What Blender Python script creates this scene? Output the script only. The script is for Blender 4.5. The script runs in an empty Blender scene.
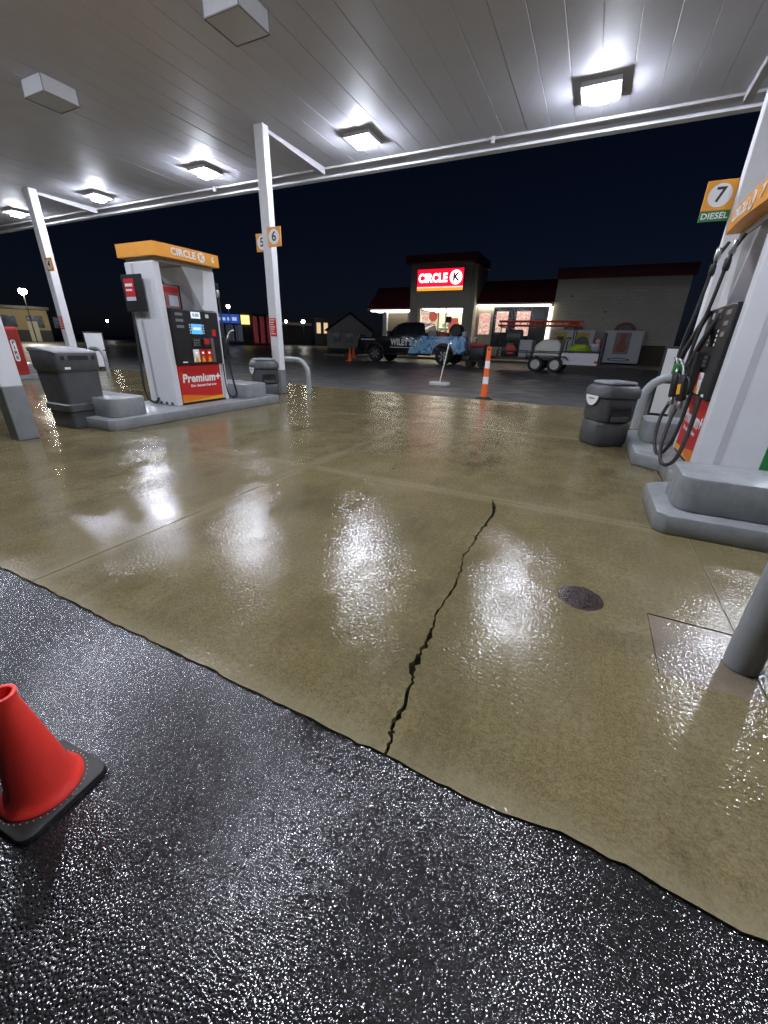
import bpy, bmesh, math, random
from mathutils import Vector, Matrix
random.seed(7)
S = bpy.context.scene
COL = S.collection
R = math.radians

# ------------------------------------------------------------------ camera
H = 1.10                                   # eye height in metres
F = 395.0                                  # focal length in pixels of the 768x1024 frame
PITCH, ROLL, YAW = R(23.4), R(1.55), R(25.6)
fw = Vector((-math.sin(YAW)*math.cos(PITCH), math.cos(YAW)*math.cos(PITCH), -math.sin(PITCH)))
r0 = Vector((math.cos(YAW), math.sin(YAW), 0)); u0 = r0.cross(fw)
cr = r0*math.cos(ROLL)+u0*math.sin(ROLL); cu = -r0*math.sin(ROLL)+u0*math.cos(ROLL)
cam = bpy.data.cameras.new('camera'); co = bpy.data.objects.new('camera', cam); COL.objects.link(co)
m = Matrix.Identity(4)
for i in range(3):
    m[i][0], m[i][1], m[i][2] = cr[i], cu[i], -fw[i]
m.translation = (0, 0, H); co.matrix_world = m
cam.sensor_fit = 'VERTICAL'; cam.sensor_height = 24.0; cam.lens = F/1024*24.0
cam.clip_start = 0.05; cam.clip_end = 2000
S.camera = co
# ------------------------------------------------------------------ world: night sky
w = bpy.data.worlds.new('World'); S.world = w; w.use_nodes = True
nt = w.node_tree; bg = nt.nodes['Background']
sky = nt.nodes.new('ShaderNodeTexSky'); sky.sky_type = 'NISHITA'; sky.sun_disc = False
sky.sun_elevation = R(35); sky.sun_rotation = R(200)
tint = nt.nodes.new('ShaderNodeMix'); tint.data_type = 'RGBA'; tint.blend_type = 'MULTIPLY'; tint.inputs[0].default_value = 1.0
tint.inputs[7].default_value = (.62, .72, 1.35, 1)
nt.links.new(sky.outputs[0], tint.inputs[6]); nt.links.new(tint.outputs[2], bg.inputs[0]); bg.inputs[1].default_value = 0.0013
S.view_settings.view_transform = 'Standard'; S.view_settings.look = 'None'
S.view_settings.exposure = 0.0; S.view_settings.gamma = 1.0
S.cycles.max_bounces = 8; S.cycles.sample_clamp_indirect = 6.0; S.cycles.sample_clamp_direct = 150.0
S.cycles.use_denoising = True; S.cycles.denoising_prefilter = 'NONE'
LAMP_W = 410.0                              # radiance of the canopy lamps

# ------------------------------------------------------------------ pixel helpers (a pixel is a direction; the plane gives the distance)
def ray(x, y): return fw+cr*((x-384)/F)-cu*((y-512)/F)
def on_z(x, y, z=0.0):
    d = ray(x, y); t = (z-H)/d.z; return Vector((d.x*t, d.y*t, z))
def on_y(x, y, Y):
    d = ray(x, y); t = Y/d.y; return Vector((d.x*t, Y, H+d.z*t))
def on_x(x, y, X):
    d = ray(x, y); t = X/d.x; return Vector((X, d.y*t, H+d.z*t))

# ------------------------------------------------------------------ materials
MATS = {}
def nmat(name):
    mt = bpy.data.materials.new(name); mt.use_nodes = True
    n = mt.node_tree.nodes; l = mt.node_tree.links
    return mt, n, l, n['Principled BSDF']
def noise(n, l, scale, detail=4, rough=.55, vec=None):
    t = n.new('ShaderNodeTexNoise'); t.inputs['Scale'].default_value = scale
    t.inputs['Detail'].default_value = detail; t.inputs['Roughness'].default_value = rough
    if vec is not None: l.new(vec, t.inputs['Vector'])
    return t.outputs['Fac']
def ramp(n, l, fac, stops):
    r = n.new('ShaderNodeValToRGB'); e = r.color_ramp.elements
    while len(e) < len(stops): e.new(.5)
    for k, (p, c) in enumerate(stops):
        e[k].position = p; e[k].color = (c, c, c, 1) if not hasattr(c, '__len__') else (*c, 1)
    l.new(fac, r.inputs[0]); return r.outputs[0]
def mixc(n, l, fac, a, b, mode='MIX'):
    x = n.new('ShaderNodeMix'); x.data_type = 'RGBA'; x.blend_type = mode
    for sock, v in ((x.inputs[0], fac), (x.inputs[6], a), (x.inputs[7], b)):
        if hasattr(v, 'links') or isinstance(v, bpy.types.NodeSocket): l.new(v, sock)
        elif hasattr(v, '__len__'): sock.default_value = (*v, 1)
        else: sock.default_value = v
    return x.outputs[2]
def math_(n, l, op, a, b=0.0):
    x = n.new('ShaderNodeMath'); x.operation = op
    for sock, v in ((x.inputs[0], a), (x.inputs[1], b)):
        if isinstance(v, bpy.types.NodeSocket): l.new(v, sock)
        else: sock.default_value = v
    return x.outputs[0]
def bump(n, l, h, strength, dist, prev=None):
    b = n.new('ShaderNodeBump'); b.inputs['Strength'].default_value = strength; b.inputs['Distance'].default_value = dist
    l.new(h, b.inputs['Height'])
    if prev is not None: l.new(prev, b.inputs['Normal'])
    return b.outputs[0]
def pos(n, l, sc=(1, 1, 1), rot=(0, 0, 0)):
    g = n.new('ShaderNodeNewGeometry'); mp = n.new('ShaderNodeMapping')
    mp.inputs['Scale'].default_value = sc; mp.inputs['Rotation'].default_value = rot
    l.new(g.outputs['Position'], mp.inputs[0]); return mp.outputs[0]
def objc(n, l, sc=(1, 1, 1)):
    g = n.new('ShaderNodeTexCoord'); mp = n.new('ShaderNodeMapping'); mp.inputs['Scale'].default_value = sc
    l.new(g.outputs['Object'], mp.inputs[0]); return mp.outputs[0]

def paint(name, col, rough=.45, metal=0.0, wear=.25, scale=9, spec=.5, coat=0.0, dirt=None):
    """a painted / plastic surface with slight mottling, grime and micro relief"""
    if name in MATS: return MATS[name]
    mt, n, l, p = nmat(name); v = pos(n, l)
    f = noise(n, l, scale, 6, .65, v); f2 = noise(n, l, scale*.22, 3, .5, v)
    d = dirt or tuple(c*.55 for c in col)
    k = math_(n, l, 'MULTIPLY', ramp(n, l, f, [(.42, 0), (.75, 1)]), wear)
    c = mixc(n, l, k, col, d)
    c = mixc(n, l, math_(n, l, 'MULTIPLY', f2, wear*.8), c, d)
    l.new(c, p.inputs['Base Color'])
    rr = n.new('ShaderNodeMapRange'); rr.inputs['To Min'].default_value = max(.04, rough-.1); rr.inputs['To Max'].default_value = min(1, rough+.18)
    l.new(f, rr.inputs[0]); l.new(rr.outputs[0], p.inputs['Roughness'])
    p.inputs['Metallic'].default_value = metal; p.inputs['Specular IOR Level'].default_value = spec
    p.inputs['Coat Weight'].default_value = coat
    l.new(bump(n, l, noise(n, l, scale*14, 2, .5, v), .12, .004), p.inputs['Normal'])
    MATS[name] = mt; return mt
def emit(name, col, strength, base=(0.02, 0.02, 0.02)):
    if name in MATS: return MATS[name]
    mt, n, l, p = nmat(name)
    p.inputs['Base Color'].default_value = (*base, 1); p.inputs['Roughness'].default_value = .25
    p.inputs['Emission Color'].default_value = (*col, 1); p.inputs['Emission Strength'].default_value = strength
    MATS[name] = mt; return mt
def glass(name, tint=(.9, .95, .95), refl=.08):
    if name in MATS: return MATS[name]
    mt = bpy.data.materials.new(name); mt.use_nodes = True; n = mt.node_tree.nodes; l = mt.node_tree.links; n.clear()
    o = n.new('ShaderNodeOutputMaterial'); t = n.new('ShaderNodeBsdfTransparent'); t.inputs[0].default_value = (*tint, 1)
    g = n.new('ShaderNodeBsdfGlossy'); g.inputs['Roughness'].default_value = .03
    f = n.new('ShaderNodeFresnel'); f.inputs[0].default_value = 1.5; x = n.new('ShaderNodeMixShader')
    l.new(f.outputs[0], x.inputs[0]); l.new(t.outputs[0], x.inputs[1]); l.new(g.outputs[0], x.inputs[2]); l.new(x.outputs[0], o.inputs[0])
    MATS[name] = mt; return mt

def concrete_wet(name='wet_concrete', hue=None):
    mt, n, l, p = nmat(name); v = pos(n, l)
    big = noise(n, l, .55, 4, .6, v); mid = noise(n, l, 2.6, 6, .65, v); fine = noise(n, l, 48, 5, .65, v)
    streak = noise(n, l, 5.0, 3, .5, pos(n, l, (8.0, .6, 1)))
    c = mixc(n, l, ramp(n, l, big, [(.3, 0), (.7, 1)]), (.178, .142, .060), (.118, .092, .037))
    c = mixc(n, l, math_(n, l, 'MULTIPLY', ramp(n, l, mid, [(.42, 0), (.66, 1)]), .7), c, (.240, .200, .104))
    c = mixc(n, l, math_(n, l, 'MULTIPLY', ramp(n, l, fine, [(.38, 0), (.66, 1)]), .62), c, (.062, .050, .020))
    c = mixc(n, l, math_(n, l, 'MULTIPLY', ramp(n, l, noise(n, l, 150, 3, .6, v), [(.42, 0), (.62, 1)]), .42), c, (.27, .23, .13))
    c = mixc(n, l, math_(n, l, 'MULTIPLY', ramp(n, l, streak, [(.4, 0), (.8, 1)]), .18), c, (.25, .22, .13))
    # paler worn bands along the slab joints
    g = n.new('ShaderNodeNewGeometry'); sx = n.new('ShaderNodeSeparateXYZ'); l.new(g.outputs['Position'], sx.inputs[0])
    dmin = None
    for ax_, val in ((0, -2.2), (1, 2.92), (1, 5.65), (1, .705), (1, 8.75)):
        d = math_(n, l, 'ABSOLUTE', math_(n, l, 'SUBTRACT', sx.outputs[ax_], val))
        dmin = d if dmin is None else math_(n, l, 'MINIMUM', dmin, d)
    band = ramp(n, l, math_(n, l, 'ADD', dmin, math_(n, l, 'MULTIPLY', mid, .10)), [(.03, 1), (.14, 0)])
    c = mixc(n, l, math_(n, l, 'MULTIPLY', band, .55), c, (.29, .255, .16))
    # scattered dark specks and pits, a few dried stains
    vo = n.new('ShaderNodeTexVoronoi'); vo.inputs['Scale'].default_value = 2.3; l.new(v, vo.inputs['Vector'])
    c = mixc(n, l, ramp(n, l, vo.outputs['Distance'], [(0.014, 1), (0.032, 0)]), c, (.02, .016, .01))
    st = ramp(n, l, noise(n, l, .85, 6, .66, pos(n, l, (1.3, .8, 1), (0, 0, .6))), [(.52, 0), (.68, 1)])
    c = mixc(n, l, math_(n, l, 'MULTIPLY', st, .62), c, (.06, .048, .022))
    if hue: c = mixc(n, l, .75, c, hue)
    l.new(c, p.inputs['Base Color'])
    wet = noise(n, l, 1.5, 6, .66, pos(n, l, (1.0, .8, 1)))
    wm = ramp(n, l, wet, [(.43, 0), (.56, 1)])
    rr = n.new('ShaderNodeMapRange'); rr.inputs['To Min'].default_value = .05; rr.inputs['To Max'].default_value = .17
    l.new(wm, rr.inputs[0]); l.new(rr.outputs[0], p.inputs['Roughness'])
    p.inputs['IOR'].default_value = 1.45
    h1 = noise(n, l, 70, 2, .55, v); h2 = noise(n, l, 20, 3, .55, v)
    broom = noise(n, l, 80, 2, .5, pos(n, l, (1.0, .2, 1)))
    b = bump(n, l, h2, .07, .006); b = bump(n, l, broom, .10, .004, b)
    bn = n.new('ShaderNodeBump'); bn.inputs['Distance'].default_value = .004; l.new(h1, bn.inputs['Height']); l.new(b, bn.inputs['Normal'])
    gs = n.new('ShaderNodeMapRange'); gs.inputs['To Min'].default_value = .22; gs.inputs['To Max'].default_value = .66
    l.new(ramp(n, l, noise(n, l, 2.2, 4, .6, v), [(.38, 0), (.62, 1)]), gs.inputs[0]); l.new(gs.outputs[0], bn.inputs['Strength'])
    l.new(bn.outputs[0], p.inputs['Normal'])
    return mt
def asphalt(name, wetrough=(.07, .14), strength=.27, scale=165, col=((.007, .0065, .006), (.022, .021, .020)), ior=1.58):
    mt, n, l, p = nmat(name); v = pos(n, l)
    vo = n.new('ShaderNodeTexVoronoi'); vo.inputs['Scale'].default_value = scale; l.new(v, vo.inputs['Vector'])
    big = noise(n, l, .8, 4, .6, v); mid = noise(n, l, scale*.45, 3, .6, v)
    cell = n.new('ShaderNodeSeparateColor'); l.new(vo.outputs['Color'], cell.inputs[0])
    c = mixc(n, l, cell.outputs[0], col[1], col[0])
    c = mixc(n, l, math_(n, l, 'MULTIPLY', big, .5), c, (.012, .012, .013))
    l.new(c, p.inputs['Base Color'])
    rr = n.new('ShaderNodeMapRange'); rr.inputs['To Min'].default_value = wetrough[0]; rr.inputs['To Max'].default_value = wetrough[1]
    l.new(ramp(n, l, noise(n, l, 1.7, 4, .6, v), [(.35, 0), (.65, 1)]), rr.inputs[0]); l.new(rr.outputs[0], p.inputs['Roughness'])
    p.inputs['IOR'].default_value = ior
    # each stone leans its own way: a random tilt per cell plus a rounded top
    tilt = math_(n, l, 'MULTIPLY', math_(n, l, 'SUBTRACT', 1.0, vo.outputs['Distance']), 1.0)
    b = bump(n, l, mid, .55*strength, .008); b = bump(n, l, tilt, .9*strength, .006, b)
    l.new(b, p.inputs['Normal'])
    return mt
M_CONC = concrete_wet()
M_PATCH = concrete_wet('wet_patch', (.19, .155, .115))
M_ASPH = asphalt('wet_asphalt')
M_LOT = asphalt('lot_asphalt', (.30, .5), .4, 60, ((.075, .075, .074), (.15, .148, .144)), 1.45)
M_WHITE = paint('white_paint', (.72, .73, .75), .38, wear=.16, scale=5, dirt=(.42, .42, .42))
M_CEIL = paint('ceiling_metal', (.53, .535, .58), .55, wear=.25, scale=2.2, dirt=(.42, .42, .43))
M_TRIM = paint('canopy_trim', (.55, .55, .56), .4, wear=.25, scale=3)
M_GREY = paint('grey_paint', (.22, .235, .245), .45, wear=.35, scale=7, dirt=(.10, .10, .10))
M_ISL = paint('island_grey', (.31, .33, .34), .28, wear=.5, scale=8, dirt=(.11, .11, .11))
M_PIPE = paint('pipe_grey', (.34, .36, .37), .33, wear=.3, scale=10)
M_BIN = paint('bin_plastic', (.080, .085, .09), .42, wear=.6, scale=12, dirt=(.04, .04, .04))
M_BINL = paint('bin_lid', (.24, .25, .26), .4, wear=.25, scale=12)
M_BLACK = paint('black_plastic', (.012, .012, .013), .38, wear=.2, scale=12, dirt=(.03, .03, .03))
M_RUB = paint('black_rubber', (.014, .014, .014), .5, wear=.5, scale=30, dirt=(.04, .038, .035))
M_ORANGE = paint('sign_orange', (.90, .37, .03), .4, wear=.12, scale=6)
M_RED = paint('panel_red', (.58, .022, .018), .38, wear=.12, scale=6)
M_YEL = paint('panel_yellow', (.85, .42, .02), .38, wear=.1, scale=6)
M_YEL2 = paint('panel_amber', (.80, .20, .015), .38, wear=.1, scale=6)
M_GREEN = paint('diesel_green', (.02, .20, .045), .4, wear=.15, scale=6)
M_LETTER = paint('white_letter', (.85, .85, .83), .4, wear=.05)
M_DARKLET = paint('dark_letter', (.015, .02, .05), .4, wear=.05)
M_CONE = paint('cone_red_orange', (.90, .045, .03), .42, wear=.22, scale=10, dirt=(.35, .03, .02))
M_TAPE = paint('white_tape', (.8, .8, .8), .5, wear=.15)
M_CHORANGE = paint('channel_orange', (.85, .13, .02), .45, wear=.15)
M_STEEL = paint('steel', (.5, .5, .5), .28, metal=.9, wear=.3, scale=20)
M_MAROON = paint('maroon_metal', (.17, .020, .026), .5, wear=.3, scale=2)
M_IRON = paint('rusty_iron', (.030, .014, .011), .25, wear=.6, scale=40, dirt=(.02, .012, .01))
M_TYRE = paint('tyre', (.012, .012, .012), .6, wear=.3, scale=20)
M_RIMW = paint('white_rim', (.65, .65, .62), .4, wear=.25)
M_RIMD = paint('dark_rim', (.05, .05, .055), .35, wear=.2)
M_STOP = paint('parking_concrete', (.30, .29, .26), .7, wear=.5, scale=10)
M_LENS = emit('lamp_lens', (.90, .94, 1.08), LAMP_W)
M_LENSOFF = paint('lamp_lens_off', (.62, .65, .72), .3, wear=.1)
M_GLASS = glass('window_glass')
M_DGLASS = paint('dark_glass', (.008, .009, .011), .07, wear=.05)

# ------------------------------------------------------------------ mesh helpers
def finish(name, bm, mat, parent=None, loc=(0, 0, 0), rot=(0, 0, 0), smooth=False, angle=35):
    me = bpy.data.meshes.new(name); bmesh.ops.recalc_face_normals(bm, faces=bm.faces); bm.to_mesh(me); bm.free()
    if isinstance(mat, (list, tuple)):
        for q in mat: me.materials.append(q)
    else: me.materials.append(mat)
    if smooth:
        for f in me.polygons: f.use_smooth = True
        try: me.set_sharp_from_angle(angle=R(angle))
        except Exception: pass
    return link(name, me, parent, loc, rot)
def link(name, me, parent=None, loc=(0, 0, 0), rot=(0, 0, 0)):
    o = bpy.data.objects.new(name, me); COL.objects.link(o)
    o.parent = parent; o.location = loc; o.rotation_euler = rot
    return o
def thing(name, label, cat, loc=(0, 0, 0), rz=0, group=None):
    o = bpy.data.objects.new(name, None); o.empty_display_size = .1; COL.objects.link(o)
    o.location = loc; o.rotation_euler = (0, 0, rz); return tag(o, label, cat, group)
def tag(o, label, cat, group=None):
    o['label'] = label; o['category'] = cat
    if group: o['group'] = group
    return o
def struct(o): o['kind'] = 'structure'; return o
def bmbox(bm, x0, x1, y0, y1, z0, z1, bev=0, seg=1):
    v = [bm.verts.new((x, y, z)) for z in (z0, z1) for y in (y0, y1) for x in (x0, x1)]
    fs = [bm.faces.new([v[i] for i in q]) for q in ((0, 2, 3, 1), (4, 5, 7, 6), (0, 1, 5, 4), (2, 6, 7, 3), (0, 4, 6, 2), (1, 3, 7, 5))]
    if bev:
        ed = list({e for f in fs for e in f.edges})
        bmesh.ops.bevel(bm, geom=ed, offset=bev, segments=seg, affect='EDGES', profile=.5)
def box(name, x0, x1, y0, y1, z0, z1, mat, parent=None, bev=0, loc=(0, 0, 0), rot=(0, 0, 0), seg=1):
    bm = bmesh.new(); bmbox(bm, x0, x1, y0, y1, z0, z1, bev, seg)
    return finish(name, bm, mat, parent, loc, rot, smooth=bev > 0 and seg > 1)
def bmprism(bm, pts, a0, a1, axis='z', bev=0, seg=1):
    """pts: 2D outline; extruded along axis from a0 to a1. axis x: pts=(y,z); y: pts=(x,z); z: pts=(x,y)"""
    f = {'z': lambda p, a: (p[0], p[1], a), 'x': lambda p, a: (a, p[0], p[1]), 'y': lambda p, a: (p[0], a, p[1])}[axis]
    A = [bm.verts.new(f(p, a0)) for p in pts]; B = [bm.verts.new(f(p, a1)) for p in pts]
    n = len(pts); fs = [bm.faces.new(A[::-1]), bm.faces.new(B)]
    for i in range(n): fs.append(bm.faces.new((A[i], A[(i+1) % n], B[(i+1) % n], B[i])))
    bmesh.ops.recalc_face_normals(bm, faces=fs)
    if bev:
        ed = list({e for f_ in fs for e in f_.edges})
        bmesh.ops.bevel(bm, geom=ed, offset=bev, segments=seg, affect='EDGES', profile=.5)
def prism(name, pts, a0, a1, mat, parent=None, axis='z', bev=0, seg=1, loc=(0, 0, 0), rot=(0, 0, 0), smooth=False):
    bm = bmesh.new(); bmprism(bm, pts, a0, a1, axis, bev, seg)
    return finish(name, bm, mat, parent, loc, rot, smooth=smooth or (bev > 0 and seg > 1))
def bmtube(bm, pts, r, n=10, caps=True):
    pts = [Vector(p) for p in pts]; rings = []; up = None
    for i, p in enumerate(pts):
        t = (pts[min(i+1, len(pts)-1)]-pts[max(i-1, 0)]).normalized()
        if up is None:
            up = Vector((0, 0, 1)) if abs(t.z) < .9 else Vector((1, 0, 0))
        a = t.cross(up).normalized(); up = a.cross(t).normalized()
        rr = r[i] if hasattr(r, '__len__') else r
        rings.append([bm.verts.new(p+(a*math.cos(2*math.pi*k/n)+up*math.sin(2*math.pi*k/n))*rr) for k in range(n)])
    for A, B in zip(rings, rings[1:]):
        for k in range(n): bm.faces.new((A[k], A[(k+1) % n], B[(k+1) % n], B[k]))
    if caps: bm.faces.new(rings[0][::-1]); bm.faces.new(rings[-1])
def spline(pts, k=6):
    P = [Vector(p) for p in pts]; P = [P[0]*2-P[1]]+P+[P[-1]*2-P[-2]]; out = []
    for i in range(1, len(P)-2):
        for j in range(k):
            t = j/k; a, b, c, d = P[i-1:i+3]
            out.append(.5*((2*b)+(c-a)*t+(2*a-5*b+4*c-d)*t*t+(3*b-a-3*c+d)*t**3))
    out.append(P[-2]); return out
def tube(name, pts, r, mat, parent=None, n=10, loc=(0, 0, 0), smooth_path=0):
    bm = bmesh.new(); bmtube(bm, spline(pts, smooth_path) if smooth_path else pts, r, n)
    return finish(name, bm, mat, parent, loc, smooth=True, angle=50)
def bmlathe(bm, prof, n=24, c=(0, 0, 0), axis='z', cap=True):
    rings = []
    for r_, z_ in prof:
        ring = []
        for k in range(n):
            a = 2*math.pi*k/n; u, v = r_*math.cos(a), r_*math.sin(a)
            q = (u, v, z_) if axis == 'z' else (u, z_, v) if axis == 'y' else (z_, u, v)
            ring.append(bm.verts.new((q[0]+c[0], q[1]+c[1], q[2]+c[2])))
        rings.append(ring)
    for A, B in zip(rings, rings[1:]):
        for k in range(n): bm.faces.new((A[k], A[(k+1) % n], B[(k+1) % n], B[k]))
    if cap: bm.faces.new(rings[0][::-1]); bm.faces.new(rings[-1])
def lathe(name, prof, mat, parent=None, n=24, c=(0, 0, 0), axis='z', loc=(0, 0, 0), cap=True, rot=(0, 0, 0), angle=40):
    bm = bmesh.new(); bmlathe(bm, prof, n, c, axis, cap)
    return finish(name, bm, mat, parent, loc, rot, smooth=True, angle=angle)
def quad(name, pts, mat, parent=None):
    bm = bmesh.new(); bm.faces.new([bm.verts.new(p) for p in pts]); return finish(name, bm, mat, parent)
def text(name, s, size, loc, rot, mat, parent=None, bold=.03, depth=.002, sx=1.0, shear=0.0, align='CENTER'):
    cu_ = bpy.data.curves.new(name, 'FONT'); cu_.body = s; cu_.size = size; cu_.align_x = align; cu_.align_y = 'CENTER'
    cu_.offset = bold*size; cu_.extrude = depth; cu_.shear = shear; cu_.resolution_u = 3; cu_.space_character = 1.0+bold*1.2
    t = bpy.data.objects.new(name, cu_); COL.objects.link(t); bpy.context.view_layer.update()
    me = bpy.data.meshes.new_from_object(t.evaluated_get(bpy.context.evaluated_depsgraph_get()))
    bpy.data.objects.remove(t); me.materials.clear(); me.materials.append(mat)
    for v in me.vertices: v.co.x *= sx
    return link(name, me, parent, loc, rot)
RX = {'+x': (R(90), 0, R(90)), '-x': (R(90), 0, R(-90)), '-y': (R(90), 0, 0), '+y': (R(90), 0, R(180))}
def rounded(x0, x1, y0, y1, r, n=5):
    out = []
    for cx, cy, a in ((x1-r, y1-r, 0), (x0+r, y1-r, 90), (x0+r, y0+r, 180), (x1-r, y0+r, 270)):
        for k in range(n+1):
            t = R(a+90*k/n); out.append((cx+r*math.cos(t), cy+r*math.sin(t)))
    return out
def copy_tree(o, parent=None):
    c = o.copy(); COL.objects.link(c); c.parent = parent
    for ch in o.children: copy_tree(ch, c)
    return c

# ================================================================== GROUND
g = box('parking_lot', -260, 160, -60, 260, -.4, -.030, M_LOT); struct(g)
# far street beyond the lot, a strip 4 mm above the lot
# near asphalt apron, butted against the concrete edge
EDGE = []
x = -30.0
while x < 30:
    j = .0012*math.sin(x*5.1)+.0015*math.sin(x*17.7+1)+random.uniform(-.0045, .0045)
    if -.02 < x-.05 < .42: j += .026*min(1, (x-.03)/.13)*min(1, (.47-x)/.3)      # broken corner of the slab
    EDGE.append((x, .705+j)); x += .035 if -3 < x < 2 else .5
prism('asphalt_apron', [(-30, -30), (30, -30)]+[(30, .70)]+[(a, b-.003) for a, b in EDGE[::-1]]+[(-30, .70)], -.03+.004, -.007, M_ASPH)
struct(bpy.data.objects['asphalt_apron'])
fc = box('forecourt', -30, 30, .72, 8.70, -.028, -.024, paint('crack_floor_dark', (.008, .007, .005), .9, wear=.3, spec=.1)); struct(fc)  # near-black base that shows at the bottom of the crack
KX = [-29.0, -26.0, -23.0, -20.0, -17.05, -14.1, -11.1, -8.14, -5.17, -2.20, .77, 3.74, 6.7, 9.7, 12.7]
KY = [.705, 2.92, 5.65, 8.75]
G = .004
CR = [(360+a*.2928, 480+b*.2928) for a, b in ((452, 70), (455, 78), (460, 100), (440, 140), (405, 180), (390, 215), (355, 255), (345, 310), (325, 360), (290, 410), (262, 455), (248, 500), (225, 555), (205, 590), (180, 645), (178, 690), (150, 765), (115, 840), (105, 870), (100, 930))]
CW = [.003, .012, .015, .010, .010, .006, .005, .006, .007, .006, .006, .008, .013, .008, .015, .008, .010, .010, .008, .005]
cl, cright = [], []
for k, (p, q) in enumerate(zip(CR, CR[1:])):
    a, b = on_z(*p), on_z(*q)
    for j in range(5):
        t = j/5; c = a.lerp(b, t); wdt = 1.55*(CW[k]*(1-t)+CW[k+1]*t)*random.uniform(.8, 1.25)+(.008 if random.random() < .06 else 0)
        s = random.uniform(-.006, .006)
        cl.append((c.x+s-wdt*.5*random.uniform(.5, 1.35), c.y)); cright.append((c.x+s+wdt*.5*random.uniform(.5, 1.35), c.y))
for L in (cl, cright):
    L[0] = (L[0][0], 2.92-G)
    L[:] = [L[0]]+[p for p in L[1:] if .72 < p[1] < 2.905]
for i in range(len(KX)-1):
    for j in range(3):
        x0, x1, y0, y1 = KX[i]+G, KX[i+1]-G, KY[j]+G, KY[j+1]-G
        if j == 0:
            low = [(a, b) for a, b in EDGE if x0 < a < x1]
            y_at = lambda x_: .705
            if abs(KX[i]+2.2) < .01:
                cx = cl[-1][0]
                a = [(x0, .705)]+[p for p in low if p[0] < cx-.01]+[(cx, .707)]+cl[::-1]+[(x0, y1)]
                prism('slab', a, -.024, 0, M_CONC, fc)
                cx = cright[-1][0]
                PX, PY0, PY1 = .452, 1.455, 1.845
                b = [(cx, .707)]+[p for p in low if p[0] > cx+.01]+[(x1, .705), (x1, PY0-.004), (PX-.004, PY0-.004), (PX-.004, PY1+.004), (x1, PY1+.004), (x1, y1)]+cright
                prism('slab', b, -.024, 0, M_CONC, fc)
                mp = paint('patch_concrete', (.20, .155, .085), .28, wear=.5, scale=14, dirt=(.10, .075, .045))
                prism('slab_patch', [(PX, PY0), (x1, PY0), (x1, PY1), (PX, PY1)], -.024, -.003, M_PATCH, fc)
                continue
            prism('slab', [(x0, .705)]+low+[(x1, .705), (x1, y1), (x0, y1)], -.024, 0, M_CONC, fc)
        else:
            dz = random.uniform(-.003, 0)
            prism('slab', [(x0, y0), (x1, y0), (x1, y1), (x0, y1)], -.024, dz, M_CONC, fc)
bm = bmesh.new()
for kx in KX[1:-1]:
    for a_, b_ in ((.712, KY[1]-.006), (KY[1]+.006, KY[2]-.006), (KY[2]+.006, KY[3]-.006)): bmbox(bm, kx-.0039, kx+.0039, a_, b_, -.0239, -.0035)
for ky in KY[1:3]:
    for a_, b_ in zip(KX, KX[1:]):
        if ky == KY[1] and abs(a_+2.2) < .01:
            bmbox(bm, a_+.006, -.52, ky-.0039, ky+.0039, -.0239, -.0035); bmbox(bm, -.44, b_-.006, ky-.0039, ky+.0039, -.0239, -.0035)
        else: bmbox(bm, a_+.006, b_-.006, ky-.0039, ky+.0039, -.0239, -.0035)
finish('joint_filler', bm, paint('joint_sand', (.20, .175, .10), .6, wear=.5, scale=20), fc)
# monitoring well cover set in the slab
t = thing('well_cover', 'small round rusty brown iron well cover set in the concrete', 'manhole cover', (.172, 1.832, 0))
lathe('frame_ring', [(.086, -.002), (.086, .003), (.099, .003), (.103, -.002)], M_IRON, t, 40, cap=False)
lathe('lid', [(.0, .0035), (.05, .004), (.083, .003), (.0845, -.001)], M_IRON, t, 40, cap=False)
bm = bmesh.new()
for i in range(-4, 5):
    for j in range(-4, 5):
        if (i*i+j*j) < 19: bmbox(bm, i*.017-.0055, i*.017+.0055, j*.017-.0055, j*.017+.0055, .003, .0065)
o = finish('grip_studs', bm, M_IRON, t)
# painted line and parking stops in front of the shop
q = box('painted_bay_line', -.05, .05, -1.9, 1.9, -.0295, -.026, paint('line_paint', (.45, .45, .42), .6, wear=.6, scale=8), None, 0, (2.35, 25.2, 0), (0, 0, R(-8))); struct(q)

# ================================================================== CANOPY
CZ = 4.49
cy0, cy1 = -.75, 9.02
can = thing('canopy', 'long flat white metal forecourt canopy with a ribbed panel ceiling', 'canopy', (0, 0, CZ))
pm = None; x = -.63-.38*58; k = 0
for k in range(100):
    x0 = -.63+.38*(k-58)
    if x0 > 12.2: break
    if pm is None:
        bm = bmesh.new()     # a panel strip with turned-up rib at its edge
        bmprism(bm, [(.001, .03), (.001, .003), (.005, 0), (.372, 0), (.376, .003), (.376, .006), (.379, .006), (.379, .03)], cy0, cy1, 'y')
        o = finish('ceiling_panel', bm, M_CEIL, can, (x0, 0, 0)); pm = o.data
    else: link('ceiling_panel', pm, can, (x0, 0, random.uniform(-.0015, .0015)))
box('deck', -22.8, 12.4, cy0, 9.5, .031, .25, M_TRIM, can)
for nm, y0, y1, z0, z1, mt in (('edge_trim', 9.023, 9.09, -.035, .03, M_TRIM), ('gutter', 9.093, 9.40, -.012, .03, M_CEIL), ('fascia', 9.403, 9.50, -.075, .80, M_WHITE), ('fascia_lip', 9.34, 9.402, -.075, -.05, M_WHITE)):
    box(nm, -22.8, 12.4, y0, y1, z0, z1, mt, can, .004)
box('fascia', -22.8, 12.4, -.86, -.752, -.06, .80, M_WHITE, can, .004)
for xx in (-6.0, -14.05, 1.27):
    prism('downspout_duct', [(7.22, -.001), (9.02, -.001), (9.02, -.13), (8.95, -.13), (7.22, -.05)], xx-.05, xx+.05, M_TRIM, can, 'x')
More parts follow.
